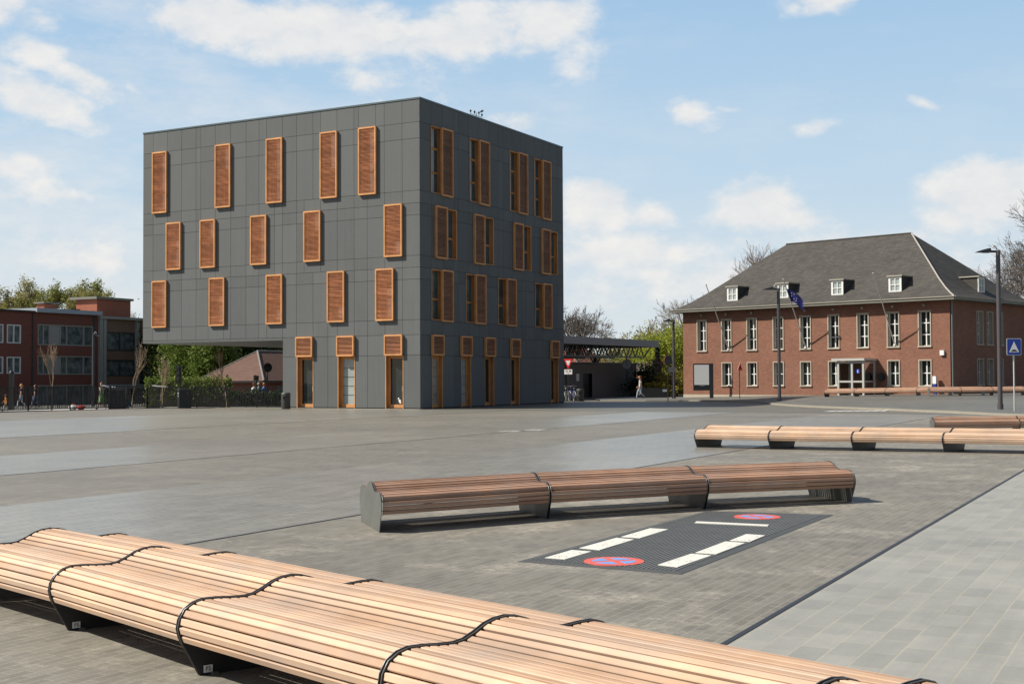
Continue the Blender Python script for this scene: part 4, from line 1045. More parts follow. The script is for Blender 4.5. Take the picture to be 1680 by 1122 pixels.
# right side
bare_tree('bare tree rising behind the station canopy beside the office cube', L(926,132), 9.6, 61, 6, .62, .06, 'twig', .014, 'bare trees', (4,4), .26)
bare_tree('budding bare tree behind the right end of the canopy', L(1046,142), 8.3, 62, 5, .5, .12, 'twig_red', .024, 'bare trees', (3,4), leafmat='leaf_olive', nleaf=500, lsize=.22)
bare_tree('bare tree behind the left hip of the slate roof', L(1246,124), 15.4, 63, 6, .42, .16, 'twig_red', .013, 'bare trees', (4,4))
bare_tree('lower bare tree left of the one behind the slate roof hip', L(1180,128), 10.0, 64, 6, .55, .10, 'twig_red', .012, 'bare trees', (4,4))
bare_tree('large bare tree at the right edge behind the lamp post', L(1706,112), 18.4, 65, 6, .60, .05, 'twig', .013, 'bare trees', (4,5), .34, .22, ratio=.66)
GY = 'green trees beside the brick building'
for k, (x, Y, h_, r, mt, lab) in enumerate([(1085,128,6.2,3.0,'leaf_bright','rounded yellow green tree left of the conifer'),(1112,122,6.6,3.2,'leaf_bright','yellow green tree touching the corner of the brick building'),
    (1066,134,6.0,3.2,'leaf_a','olive green tree behind the end of the canopy'),(1030,140,5.6,3.4,'leaf_olive','olive tree behind the canopy trusses'),(1140,132,7.0,3.4,'leaf_bright','yellow green tree half hidden behind the brick building')]):
    leafy_tree(lab, L(x,Y), h_, r, 80+k, mt, 18000, .20, .04, 50, .18, GY, .0, .3)
def conifer(label, loc, h, r, seed):
    t = thing('conifer', label, 'tree', loc); rs = np.random.RandomState(seed)
    mb = MB(); mb.tube([(0,0,-.1),(0,0,h*.95)], [.14,.02], 6); mb.build('trunk', M['bark'], t)
    n = 3000; z = h*(.08+.92*rs.rand(n)**1.3); rr = r*(1-z/h)**.8*np.sqrt(rs.rand(n))*(.75+.35*np.sin(z*5)); a = rs.uniform(0,2*pi,n)
    leaves_mesh('crown', np.stack([rr*np.cos(a), rr*np.sin(a), z],1), .22, 'leaf_conifer', t, seed)
conifer('narrow dark conifer among the yellow green trees', L(1079,116), 4.4, 1.1, 3)
def shrub(label, loc, rx, h, mat, seed, n=1800, size=.18):
    t = thing('shrub', label, 'shrub', loc, 0, 'shrubs beside the brick building'); rg = random.Random(seed); segs = []; tips = []
    for k in range(5): grow(rg, Vector((rg.uniform(-.2,.2),rg.uniform(-.2,.2),0)), Vector((rg.gauss(0,.4),rg.gauss(0,.4),1)).normalized(), h*.4, .035, 0, 2, segs, tips, .1, .5)
    branches('stem', segs, 'bark', t); rs = np.random.RandomState(seed)
    cc = rs.normal(size=(16,3))*.42; i = rs.randint(0,16,n); P = (cc[i]+rs.normal(size=(n,3))*.2)*np.array([rx,rx*.8,h*.5])+np.array([0,0,h*.55]); P = P[P[:,2] > .05]
    leaves_mesh('foliage', P, size, mat, t, seed)
shrub('pinkish flowering shrub behind the round sign', L(1088,112), 2.1, 3.0, 'leaf_pink', 1)
shrub('second pinkish shrub beside the walking woman', L(1069,114), 1.6, 2.5, 'leaf_pink', 2)
shrub('low bright yellow shrub above the black wall', L(1083,106), 1.6, 1.3, 'leaf_yellow', 3, 2000, .15)
shrub('yellow green bush against the corner of the brick building', L(1112,108), 1.5, 2.3, 'leaf_yellow', 4, 2200, .16)
shrub('dark green bush under the pinkish shrubs', L(1060,110), 2.0, 2.2, 'leaf_dark', 5, 2200, .2)
shrub('dark green bush between the lamp post and the brick wall', L(1104,111), 1.9, 1.6, 'leaf_mid', 6, 2200, .18)
# ================================================================ RAILING
def railing(label, A, B, h, seed):
    A = Vector(A); B = Vector(B); d = (B-A); Ln = d.length; d /= Ln; rg = random.Random(seed)
    t = thing('metal_railing', label, 'railing', A, 0, 'railings along the square'); Z = Vector((0,0,1))
    mb = MB(); mb.bar(Z*h, d*Ln+Z*h, .05, .03); mb.build('top_rail', M['steel_dark'], t)
    mb = MB(); mb.bar(Z*.10, d*Ln+Z*.10, .05, .05); mb.build('bottom_rail', M['steel_dark'], t)
    mb = MB(); mb.bar(Z*-.25, d*Ln+Z*-.25, .18, .55); mb.build('plinth', M['black'], t)
    n = max(2, round(Ln/2.6))
    for k in range(n+1):
        mb = MB(); p = d*(Ln*k/n); mb.bar(p, p+Z*h, .06, .05); mb.build('post', M['steel_dark'], t)
    mb = MB(); x = .06
    while x < Ln-.05:
        p = d*x; q = d*(x+rg.gauss(0,.05)); w = rg.uniform(.020,.036); mb.bar(p+Z*.1, q+Z*h, w, w); x += rg.uniform(.055,.105)
    s = mb.build('bars', M['steel_dark'], t); s['kind'] = 'stuff'
railing('dark railing with thin slanting bars at the left edge of the square', FA - (FB-FA).normalized()*6, FB, 1.30, 1)
railing('dark railing with thin slanting bars under the overhang', FB, FC, 1.22, 2)

# ================================================================ LAMPS, SIGNS, BINS
def lamp(label, loc, h, arm, rot, head=.62, name='street_lamp'):
    t = thing(name, label, 'street lamp', loc, rot, 'street lamps')
    mb = MB(); mb.tube([(0,0,-.05),(0,0,h)], [.105,.095], 12); mb.cyl((0,0), .13, -.05, .25, 12); mb.build('pole', M['lamp_pole'], t)
    mb = MB(); mb.bar((.10,0,h-.05),(-arm*.45,0,h-.05), .09, .10); mb.build('arm', M['steel_dark'], t)
    a0, a1 = -arm*.36, -arm; mb = MB(); secs = []
    for k in range(6):
        f = k/5; x = a0+(a1-a0)*f; w = .16*(1-.55*f); zt = .20*(1-f)**.8+.015
        secs.append([(x,-w,h-.10),(x,w,h-.10),(x,w*.8,h-.10+zt*.8),(x,0,h-.10+zt),(x,-w*.8,h-.10+zt*.8)])
    vs = [p for s in secs for p in s]; fs = [(i*5+j, i*5+(j+1)%5, i*5+5+(j+1)%5, i*5+5+j) for i in range(5) for j in range(5)]+[(4,3,2,1,0),(25,26,27,28,29)]
    mb.add(vs, fs, 0, False); hd = fix_normals(mb.build('lamp_head', M['steel_dark'], t))
    mb = MB(); pts = [(-.04-.24*k/8, 0, h+.02+.20*sin(pi*k/8*.86)) for k in range(9)]; mb.tube(pts, .022, 6); mb.build('bracket', M['aluminium'], hd)
    mb = MB(); mb.box(a0-.32, a0-.04, -.09, .09, h-.115, h-.101); mb.build('diffuser', M['glass_frost'], hd)
    return t
M['lamp_pole'] = plain('lamp_pole_grey', (.075,.068,.072), .45, .1, var=.15)
p = foot(1641.3, 671.6); lamp('tallest street lamp, on the right in front of the slate roof end', p, at(1641, 411, p.y).z-p.z, 1.05, rad(6))
p = foot(1279, 658.2); lamp('street lamp in front of the middle of the brick building', p, at(1279, 473, p.y).z-p.z, 1.0, rad(6))
p = foot(1106, 653.4); lamp('street lamp beside the left corner of the brick building', p, at(1106, 525, p.y).z-p.z, .80, rad(6))
p = L(153, 104); lamp('slender street lamp in front of the apartment row', p, at(153, 549, p.y).z-p.z, .5, rad(170))
p = L(266,78); 
def low_lamp(lab, x, Y):
    p = L(x, Y); t = thing('path_lamp', lab, 'lamp', p, 0, 'low flat lamps behind the railing'); zt = at(x, 634, Y).z - p.z
    mb = MB(); mb.tube([(.1,0,0),(.1,0,zt)], .03, 6); mb.build('pole', M['concrete'], t)
    mb = MB(); mb.add([(-.42,-.22,zt+.08),(.42,-.22,zt-.02),(.42,.22,zt-.02),(-.42,.22,zt+.08),(-.40,-.2,zt+.02),(.40,-.2,zt-.07),(.40,.2,zt-.07),(-.40,.2,zt+.02)],[(0,1,2,3),(7,6,5,4),(0,4,5,1),(1,5,6,2),(2,6,7,3),(3,7,4,0)]); mb.build('lamp_head', M['sign_white'], t)
low_lamp('flat white lamp head behind the railing near the left end of the overhang', 262, 79); low_lamp('smaller flat white lamp head behind the railing beside the dark cabinet', 177, 82)

def post(mb, h, r=.035, z0=-.05): mb.tube([(0,0,z0),(0,0,h)], r, 8)
# blue speed hump sign
p = foot(1664.5, 674.2); t = thing('hump_sign', 'blue square sign with white triangle and black hump, right of the tall lamp', 'road sign', p, rad(0)); zt = at(1664, 555, p.y).z-p.z; zb = at(1664, 583, p.y).z-p.z
mb = MB(); post(mb, zt-.05); mb.build('post', M['aluminium'], t)
W = .32; cz = (zt+zb)/2; H_ = (zt-zb)/2
def rr(w, h, r, y, cz, n=4):
    out = []
    for cx, cy, a0 in ((w-r,h-r,0),(-w+r,h-r,90),(-w+r,-h+r,180),(w-r,-h+r,270)):
        for k in range(n+1): a = rad(a0+90*k/n); out.append((cx+r*cos(a), y, cz+cy+r*sin(a)))
    return out
mb = MB(); mb.prism(rr(W, H_, .05, -.055, cz), (0,.02,0)); s = mb.build('sign_panel', M['pale_blue'], t)
mb = MB(); mb.prism(rr(W-.035, H_-.035, .04, -.060, cz), (0,.004,0)); mb.build('sign_field', M['blue'], s)
tri = [(-.215,-.064,cz-.235),(.215,-.064,cz-.235),(0,-.064,cz+.225)]
mb = MB(); mb.prism(tri, (0,.003,0)); mb.build('white_triangle', M['sign_white'], s)
hump = [(-.165+.33*k/10, -.068, cz-.195+.085*sin(pi*k/10)**1.5) for k in range(11)]
mb = MB(); mb.prism(hump, (0,.003,0)); mb.build('hump_symbol', M['black'], s)
# yield sign with white plate
p = gnd(933, 657.5); t = thing('yield_sign', 'red and white yield sign above a white plate beside the office cube', 'road sign', p, rad(-24)); Y = p.y
mb = MB(); post(mb, at(933, 588, Y).z); mb.build('post', M['steel_dark'], t)
z1, z0 = at(933,588.5,Y).z, at(933,605,Y).z; w = .36
def tri_down(w, z1, z0, y): return [(-w,y,z1),(w,y,z1),(w*.9,y,z1-.04),(.03,y,z0),(-.03,y,z0),(-w*.9,y,z1-.04)]
mb = MB(); mb.prism(tri_down(w, z1, z0, -.06), (0,.02,0)); s = mb.build('sign_panel', M['red'], t)
mb = MB(); mb.prism(tri_down(w*.52, z1-.13, z0+.24, -.066), (0,.004,0)); mb.build('white_triangle', M['sign_white'], s)
z1, z0 = at(933,606,Y).z, at(933,614,Y).z
mb = MB(); mb.box(-.30,.30,-.06,-.04,z0,z1); s = mb.build('sign_plate', M['sign_white'], t)
mb = MB(); mb.box(-.19,-.03,-.064,-.06,z0+.19,z0+.25); mb.box(.06,.22,-.064,-.06,z0+.18,z0+.26); mb.box(-.08,.06,-.064,-.06,z0+.08,z0+.11); mb.build('faded_text', M['sign_grey'], s)
# round sign seen from behind
def round_sign(label, p, zc, r, rot, zt):
    t = thing('round_sign', label, 'road sign', p, rot, 'round signs seen from behind')
    mb = MB(); post(mb, zt, .032); mb.build('post', M['steel_dark'], t)
    mb = MB(); mb.tube([(0,-.05,zc),(0,-.03,zc)], r, 24); s = mb.build('sign_panel', M['sign_grey'], t)
    mb = MB(); mb.tube([(0,-.030,zc),(0,-.018,zc)], [r*1.02,r*1.02], 24); mb.build('red_rim', M['red'], s)
    mb = MB(); mb.bar((-r*.7,-.06,zc+.08),(r*.7,-.06,zc+.08),.04,.03); mb.build('clamp', M['steel_dark'], s)
p = gnd(1096, 657.6, .04); round_sign('round sign seen from behind with a red rim, left of the brick building', p, at(1096,590.5,p.y).z-p.z, .34, rad(36), at(1096,584,p.y).z-p.z)
p = L(439, 80); round_sign('round sign seen from behind in front of the brown tiled roof', p, at(438.5,603,80).z-p.z, .29, rad(36), at(438,597,80).z-p.z)
# second low dark sign between lamp and corner
p = gnd(1103.5, 654, .04); t = thing('sign_board', 'small dark rectangular sign on a thin post beside the left lamp', 'sign', p, rad(-20)); Y = p.y
mb = MB(); post(mb, at(1103,603,Y).z, .04); mb.build('post', M['steel_dark'], t); mb = MB(); mb.box(-.34,.30,-.06,-.03,at(1103,612,Y).z,at(1103,603,Y).z); mb.build('board', M['sign_grey'], t)
# red triangular sign
p = foot(1213.6, 653.3); t = thing('warning_sign', 'small red triangular warning sign in front of the brick building', 'road sign', p, rad(48)); Y = p.y
zt = at(1213,594.6,Y).z-p.z; zb = at(1213,607.5,Y).z-p.z; hw = .33
mb = MB(); post(mb, zb+.1, .03); mb.build('post', M['steel_dark'], t)
mb = MB(); mb.prism([(-hw,-.05,zb),(hw,-.05,zb),(0,-.05,zt)], (0,.02,0)); s = mb.build('sign_panel', M['red'], t)
mb = MB(); mb.prism([(-hw*.45,-.056,zb+.13),(hw*.6,-.056,zb+.13),(.05,-.056,zt-.22)], (0,.004,0)); mb.build('dark_symbol', M['black'], s)
# poster stand
p = foot(1168, 653.0); Y = p.y; t = thing('poster_stand', 'black poster stand with a pale blank sheet at the left end of the brick wall', 'billboard', p, rad(-4))
z1, z0 = at(1150,596.4,Y).z-p.z, at(1150,640.5,Y).z-p.z; xl = (1138-1168)/CF*Y; xr = (1164.5-1168)/CF*Y
mb = MB(); mb.box(xl, xr, -.10, .10, z0, z1); mb.build('cabinet', M['black'], t)
mb = MB(); mb.box(xr, xr+.26, -.14, .14, 0, z1+.01); mb.build('leg', M['steel_dark'], t)
mb = MB(); mb.box(xl+.06, xr-.05, -.115, -.10, at(1150,631.3,Y).z-p.z, z1-.09); mb.build('poster', M['poster'] if 'poster' in M else M['sign_white'], t)
mb = MB(); mb.box(xl+.45, xl+.80, -.104, -.10, z0+.33, z0+.36); mb.build('lettering', M['aluminium'], t)
# bins
def round_bin(label, p, r, h):
    t = thing('litter_bin', label, 'bin', p, 0, 'round litter bins')
    mb = MB(); mb.tube([(0,0,.0),(0,0,.05),(0,0,h*.86)], [r*.92,r,r], 24); mb.build('body', M['bin'], t)
    mb = MB(); mb.tube([(0,0,h*.87),(0,0,h*.95),(0,0,h)], [r*1.02,r*1.02,r*.86], 24); mb.build('lid', M['bin'], t)
    mb = MB(); mb.box(-r*.5, r*.5, -r*1.03, -r*.9, h*.62, h*.78); mb.build('opening', M['black'], t)
round_bin('round grey litter bin at the foot of the office cube below the overhang', gnd(469, 670.8), .25, .90)
round_bin('round dark litter bin beside the parked bicycles', gnd(952, 658.2), .26, .86)
def cabinet(label, p, w, d, h, rot, group):
    t = thing('waste_container', label, 'container', p, rot, group)
    mb = MB(); mb.box(-w/2, w/2, 0, d, .04, h-.08); mb.build('body', M['black'], t)
    mb = MB(); mb.box(-w/2-.02, w/2+.02, -.02, d+.02, h-.08, h); mb.build('lid', M['bin'], t)
    mb = MB(); mb.box(-w/2-.012, -w/2, d*.2, d*.8, h*.52, h*.84); mb.build('side_panel', M['green_dark'], t)
    mb = MB(); mb.box(-w/2-.016, -w/2-.012, d*.3, d*.75, h*.74, h*.78); mb.box(-w/2-.016,-w/2-.012, d*.3,d*.6,h*.62,h*.65); mb.build('label_strip', M['sign_white'], t)
    mb = MB(); mb.cyl((.12,-.004), .05, h*.72, h*.80, 8); mb.build('badge', M['mat_yellow'], t)
M['green_dark'] = plain('dark_green_panel', (.02,.05,.045), .5); M['mat_yellow'] = plain('dull_yellow', (.12,.09,.02), .6)
cabinet('black square waste container on the square below the overhang', gnd(304, 669.8), .68, .62, 1.13, rad(24), 'square waste containers')
cabinet('dark waste container standing behind the railing', L(192, 74.6) , .95, .7, 1.25, rad(10), 'square waste containers')
# traffic light behind the railing
def signal(label, x, Y, y0, y1, n):
    p = L(x, Y); t = thing('traffic_light', label, 'traffic light', p); za, zb = at(x,y1,Y).z-p.z, at(x,y0,Y).z-p.z
    mb = MB(); mb.tube([(0,.12,0),(0,.12,zb)], .05, 8); mb.build('pole', M['steel_dark'], t)
    mb = MB(); w = .16; mb.box(-w,w,-.12,.10,za,zb); mb.build('housing', M['black'], t)
    for k in range(n):
        z = za+(zb-za)*(k+.5)/n; mb = MB(); mb.tube([(-.02,-.12,z+.10),(-.02,-.26,z+.09)],[.11,.11],10); mb.build('visor', M['sign_grey'], t)
signal('black traffic light behind the railing in front of the hedge', 294, 84, 600, 628, 3)
signal('small black signal head above the cyclists', 420.5, 86, 616, 624, 1)
p = L(19,82); t = thing('display_post', 'dark upright display post behind the railing at the left edge', 'post', p); zt = at(19,608,82).z-p.z
mb = MB(); mb.box(-.13,.13,-.13,.13,0,zt-.2); mb.build('body', M['black'], t); mb = MB(); mb.tube([(0,0,zt-.2),(0,0,zt-.06),(0,0,zt)],[.15,.14,.06],12); mb.build('cap', M['black'], t)

# ================================================================ RUBBER SPEED CUSHION
q = [gnd(849,922), gnd(1117,943), gnd(1366.5,845.2), gnd(1160,838.6)]
O = q[0].copy(); t = thing('speed_cushion', 'black rubber speed cushion with white blocks and two red and blue no-stopping roundels', 'speed cushion', O)
def bil(s, v, z): 
    a = q[0].lerp(q[1], s); b = q[3].lerp(q[2], s); r = a.lerp(b, v) - O; r.z = z; return r
H0 = .016; e1, e2 = .040, .016
mb = MB(); so = [(0,0),(1,0),(1,1),(0,1)]; si = [(e1,e2),(1-e1*1.3,e2),(1-e1*1.3,1-e2*3),(e1,1-e2*3)]
for k in range(4):
    a, b = so[k], so[(k+1)%4]; c, d = si[(k+1)%4], si[k]
    mb.quad(bil(*a,.008), bil(*b,.008), bil(*c,H0), bil(*d,H0))
    mb.quad(bil(*a,-.02), bil(*b,-.02), bil(*b,.008), bil(*a,.008))
mb.quad(*[bil(*p_,H0) for p_ in si]); mb.build('base', M['mat'], t)
mb = MB(); s0, s1, v0, v1 = si[0][0], si[1][0], si[0][1], si[2][1]
nr = 34
for k in range(nr):
    a = s0+(s1-s0)*(k+.18)/nr; b = s0+(s1-s0)*(k+.82)/nr; nv = 9
    for j in range(nv):
        va = v0+(v1-v0)*(j+.008)/nv; vb = v0+(v1-v0)*(j+.992)/nv
        mb.quad(bil(a,va,H0+.004), bil(b,va,H0+.004), bil(b,vb,H0+.004), bil(a,vb,H0+.004))
        mb.quad(bil(a,va,H0), bil(b,va,H0), bil(b,va,H0+.004), bil(a,va,H0+.004)); mb.quad(bil(b,va,H0), bil(b,vb,H0), bil(b,vb,H0+.004), bil(b,va,H0+.004)); mb.quad(bil(a,vb,H0),bil(a,va,H0),bil(a,va,H0+.004),bil(a,vb,H0+.004))
mb.build('ribs', M['mat_rib'], t)
def px6(p): return gnd(840+p[0]/6.222, 830+p[1]/6.222, H0) - O
def px7(p): return gnd(1110+p[0]/6.222, 830+p[1]/6.222, H0) - O
blocks = [[px6(p_) for p_ in ((335,535),(540,550),(810,470),(610,455))], [px6(p_) for p_ in ((690,435),(895,455),(1245,347),(1065,330))], [px6(p_) for p_ in ((1115,320),(1305,333),(1595,243),(1410,232))],
          [px6((1490,607)), px7((10,630)), px7((355,510)), px7((150,493))], [px7(p_) for p_ in ((190,483),(405,497),(700,382),(497,368))], [px7(p_) for p_ in ((540,360),(750,370),(905,305),(710,292))],
          [px7(p_) for p_ in ((185,178),(930,212),(945,199),(205,165))]]
rg = random.Random(4)
for B in blocks[:-1]:
    mb = MB(); mb.prism([p_ + Vector((0,0,.004)) for p_ in B], (0,0,.005)); w = mb.build('white_block', M['mat_white'], t)
    mb = MB()
    for k in range(16):
        a, b = rg.uniform(.1,.9), rg.uniform(.1,.9); c = B[0].lerp(B[1],a).lerp(B[3].lerp(B[2],a), b) + Vector((0,0,.0098)); r = .007
        mb.add([c+Vector((r*cos(pi*j/3), r*sin(pi*j/3), 0)) for j in range(6)], [tuple(range(6))])
    mb.build('stud_holes', M['black'], w)
mb = MB(); mb.prism([p_ + Vector((0,0,.004)) for p_ in blocks[-1]], (0,0,.009)); mb.build('white_bar', M['mat_white'], t)
def roundel(c, R):
    z = H0+.008; mb = MB(); mb.tube([c+Vector((0,0,-.004)), c+Vector((0,0,.007))], R, 40, smooth=False); o = mb.build('roundel', M['mat_red'], t)
    mb = MB()
    for k in range(4):
        a0 = rad(62+45+90*k); ax = Vector((cos(a0+pi/4),sin(a0+pi/4),0))
        pts = []; g = R*.13
        ri = R*.72; n = 10
        d1 = Vector((cos(a0),sin(a0),0)); d2 = Vector((cos(a0+pi/2),sin(a0+pi/2),0))
        ang0 = math.asin(g/ri)
        pts.append(c + d1*g + d2*g)
        for j in range(n+1):
            th = ang0 + (pi/2-2*ang0)*j/n; pts.append(c + d1*(ri*cos(th)) + d2*(ri*sin(th)))
        mb.prism([p_+Vector((0,0,.0072)) for p_ in pts], (0,0,.0015))
    mb.build('blue_quarters', M['mat_blue'], o)
roundel(px6((1040,567)), .275); roundel(px7((823,113)), .275)
# ================================================================ PEOPLE
def cloth(name, c): 
    if name not in M: M[name] = plain(name, c, .85, var=.15, scale=12)
    return name
M['skin'] = plain('skin', (.50,.27,.18), .6, var=.06)
cloth('hair_blond', (.42,.22,.07)); cloth('hair_brown', (.09,.045,.025)); cloth('hair_red', (.17,.05,.03)); cloth('hair_grey', (.45,.40,.30))
cloth('jeans_pale', (.34,.42,.52)); cloth('jeans_blue', (.10,.16,.30)); cloth('dark_cloth', (.02,.02,.024)); cloth('white_cloth', (.70,.68,.64)); cloth('green_cloth', (.10,.20,.06))
cloth('teal_cloth', (.02,.16,.15)); cloth('blue_cloth', (.03,.09,.36)); cloth('orange_cloth', (.75,.30,.03)); cloth('red_cloth', (.50,.05,.04)); cloth('beige_cloth', (.48,.42,.30)); cloth('brown_cloth', (.16,.085,.05)); cloth('shoe', (.03,.025,.02)); cloth('shoe_white', (.6,.6,.58))
def skinned(chains, name):
    "chains: lists of (point, radius); first chain starts at the pelvis; a point equal to an earlier one is shared"
    V = []; Rr = []; E = []; idx = {}
    def vid(p, r):
        k = tuple(round(c, 4) for c in p)
        if k not in idx: idx[k] = len(V); V.append(tuple(p)); Rr.append(r)
        return idx[k]
    for ch in chains:
        prev = None
        for p, r in ch:
            i = vid(p, r)
            if prev is not None and prev != i: E.append((prev, i))
            prev = i
    me = bpy.data.meshes.new(name); me.from_pydata(V, E, []); o = bpy.data.objects.new(name, me); COL.objects.link(o)
    md = o.modifiers.new('skin', 'SKIN'); md.use_smooth_shade = True
    sv = me.skin_vertices[0].data
    for i, r in enumerate(Rr): sv[i].radius = (r, r); sv[i].use_root = (i == 0)
    sb_ = o.modifiers.new('sub', 'SUBSURF'); sb_.levels = 2; sb_.render_levels = 2
    dg = bpy.context.evaluated_depsgraph_get(); ev = o.evaluated_get(dg); m2 = bpy.data.meshes.new_from_object(ev)
    bpy.data.objects.remove(o); return m2
def person(label, loc, rot, h=1.72, pose='walk', top='dark_cloth', legs='jeans_blue', hair='hair_brown', shoe='shoe', long_hair=False, bare_legs=False, bare_arms=False, group=None, sleeves=None, skirt=False):
    root = thing('person', label, 'person', loc, rot, group); s = h/1.72; V = Vector
    # faces +Y; joints in metres for a 1.72 m figure
    if pose == 'walk':
        pel = V((0,0,.93)); kl = V((-.10,.20,.52)); al = V((-.10,.28,.10)); kr = V((.10,.02,.50)); ar = V((.10,-.30,.16))
        el = V((-.27,-.12,1.12)); wl = V((-.27,.02,.88)); er = V((.27,.08,1.12)); wr = V((.25,.26,.94)); lean = .03
    elif pose == 'stand':
        pel = V((0,0,.93)); kl = V((-.10,.03,.50)); al = V((-.11,.0,.09)); kr = V((.10,.03,.50)); ar = V((.11,-.03,.09))
        el = V((-.28,-.03,1.12)); wl = V((-.26,.10,.88)); er = V((.28,-.03,1.12)); wr = V((.22,.16,.92)); lean = .0
    elif pose == 'ride':
        pel = V((0,-.12,.93)); kl = V((-.11,.28,.72)); al = V((-.11,.12,.30)); kr = V((.11,.25,.60)); ar = V((.11,.18,.16))
        el = V((-.27,.22,1.16)); wl = V((-.25,.46,1.06)); er = V((.27,.22,1.16)); wr = V((.25,.46,1.06)); lean = .16
    else:   # crouch
        pel = V((0,-.12,.42)); kl = V((-.14,.26,.52)); al = V((-.12,.02,.09)); kr = V((.14,.26,.50)); ar = V((.12,.02,.09))
        el = V((-.26,.26,.62)); wl = V((-.16,.44,.46)); er = V((.26,.26,.62)); wr = V((.16,.44,.46)); lean = .22
    up = .50; neck = pel + V((0, lean, up)); chest = pel + V((0, lean*.65, .34)); waist = pel + V((0, lean*.3, .15)); head0 = neck + V((0,.01,.09)); hc = neck + V((0,.025,.20)); htop = neck + V((0,.02,.255))
    sl = neck + V((-.185,-.0,-.055)); sr = neck + V((.185,.0,-.055)); hl = pel + V((-.095,0,-.04)); hr = pel + V((.095,0,-.04))
    tl = al + V((0,.16,-.05)); tr_ = ar + V((0,.16,-.05))
    ch = [[(pel,.135),(waist,.120),(chest,.145),(neck,.062),(head0,.056)],
          [(pel,.135),(hl,.098),(hl.lerp(kl,.5),.082),(kl,.060),(kl.lerp(al,.4),.058),(al,.040),(tl,.036)],
          [(pel,.135),(hr,.098),(hr.lerp(kr,.5),.082),(kr,.060),(kr.lerp(ar,.4),.058),(ar,.040),(tr_,.036)],
          [(chest,.145),(sl,.068),(sl.lerp(el,.5),.050),(el,.042),(el.lerp(wl,.5),.038),(wl,.027)],
          [(chest,.145),(sr,.068),(sr.lerp(er,.5),.050),(er,.042),(er.lerp(wr,.5),.038),(wr,.027)]]
    me = skinned(ch, 'body')
    bm = bmesh.new(); bm.from_mesh(me)
    # head: skull, jaw, nose, ears
    def ell(c, rx, ry, rz, n=12):
        m = bmesh.ops.create_uvsphere(bm, u_segments=n, v_segments=n//2+2, radius=1.0)['verts']
        for v in m: v.co = V((v.co.x*rx, v.co.y*ry, v.co.z*rz)) + c
        return m
    for v in ell(hc + V((0,.0,.015)), .075, .095, .112):
        d = v.co - hc
        if d.z < -.02: v.co.x *= 1 - .9*(-d.z-.02); v.co.y += .018*(-d.z/.1)
    ell(hc + V((0,.100,-.005)), .013, .018, .022, 6); ell(hc + V((0,.088,-.045)), .024, .010, .008, 6)
    for sx in (-1,1): ell(hc + V((sx*.076,-.005,.0)), .012, .022, .032, 6); ell(hc + V((sx*.030,.084,.020)), .012, .010, .008, 6)
    # hands with five fingers
    def hand(w, e, side):
        d = (w-e).normalized(); o = d.orthogonal().normalized(); x = V((side*-.3,1,0)); x = (x - d*x.dot(d)).normalized(); pal = d.cross(x)
        mbh = MB(); mbh.tube([w-d*.01, w+d*.03, w+d*.085], [.027,.036,.034], 8)
        for k, ln in enumerate((.066,.078,.073,.056)):
            b = w + d*.08 + x*(.027-.018*k); m_ = b + d*ln*.5 - pal*.010; mbh.tube([b, m_, b + d*ln*.92 - pal*.030], [.0095,.0088,.007], 5)
        b = w + d*.03 + x*.030; mbh.tube([b, b + d*.025 + x*.026, b + d*.055 + x*.030 - pal*.01], [.011,.010,.008], 5)
        vs = [bm.verts.new(p) for p in mbh.v]
        for f in mbh.f:
            try: bm.faces.new([vs[i] for i in f])
            except ValueError: pass
    hand(wl, el, -1); hand(wr, er, 1)
    bm.normal_update(); bm.to_mesh(me); bm.free()
    me.materials.clear()
    keys = ['skin', top, legs, shoe, sleeves or ('skin' if bare_arms else top), 'skin' if bare_legs else legs, 'black']
    for k in keys: me.materials.append(M[k])
    segs = [(pel,waist,1),(waist,chest,1),(chest,neck+V((0,0,-.03)),1),(neck,head0,0),(head0,htop,0),(chest,sl,1),(chest,sr,1),(sl,el.lerp(sl,.45),1),(sr,er.lerp(sr,.45),1),(el.lerp(sl,.45),el,4),(er.lerp(sr,.45),er,4),(el,wl.lerp(el,.1),4),(er,wr.lerp(er,.1),4),
            (wl,wl+(wl-el).normalized()*.17,0),(wr,wr+(wr-er).normalized()*.17,0),(pel,hl,2),(pel,hr,2),(hl,kl,2),(hr,kr,2),(kl,al+V((0,0,.03)),5),(kr,ar+V((0,0,.03)),5),(al,tl,3),(ar,tr_,3)]
    def dist(p, a, b):
        ab = b-a; t = max(0, min(1, (p-a).dot(ab)/max(ab.length_squared,1e-9))); return (p-a-ab*t).length
    for f in me.polygons:
        c = V(f.center); f.material_index = min(segs, key=lambda q: dist(c, q[0], q[1]))[2]; f.use_smooth = True
        for sx in (-1,1):
            if (c - (hc + V((sx*.030,.092,.020)))).length < .012: f.material_index = 6
    me.transform(Matrix.Scale(s, 4)); me.update()
    bo = bpy.data.objects.new('body', me); COL.objects.link(bo); bo.parent = root
    mb = MB(); hcs = hc*s
    n = 14; vs = []; fs = []
    for i in range(9):                                              # hair cap open over the face
        t = pi*.62*i/8
        for j in range(n):
            a = 2*pi*j/n; lim = t if sin(a) < .35 else t*.55
            vs.append(hcs + V((.086*sin(lim)*cos(a), -.012+.104*sin(lim)*sin(a), .022+.114*cos(lim)))*s)
    for i in range(8):
        for j in range(n): fs.append((i*n+j,(i+1)*n+j,(i+1)*n+(j+1)%n,i*n+(j+1)%n))
    mb.add(vs, fs, 0, True)
    if long_hair: mb.tube([hcs+V((0,-.075,.02))*s, hcs+V((0,-.095,-.08))*s, hcs+V((0,-.085,-.21))*s], [.07*s,.075*s,.035*s], 8)
    mb.build('hair', M[hair], root)
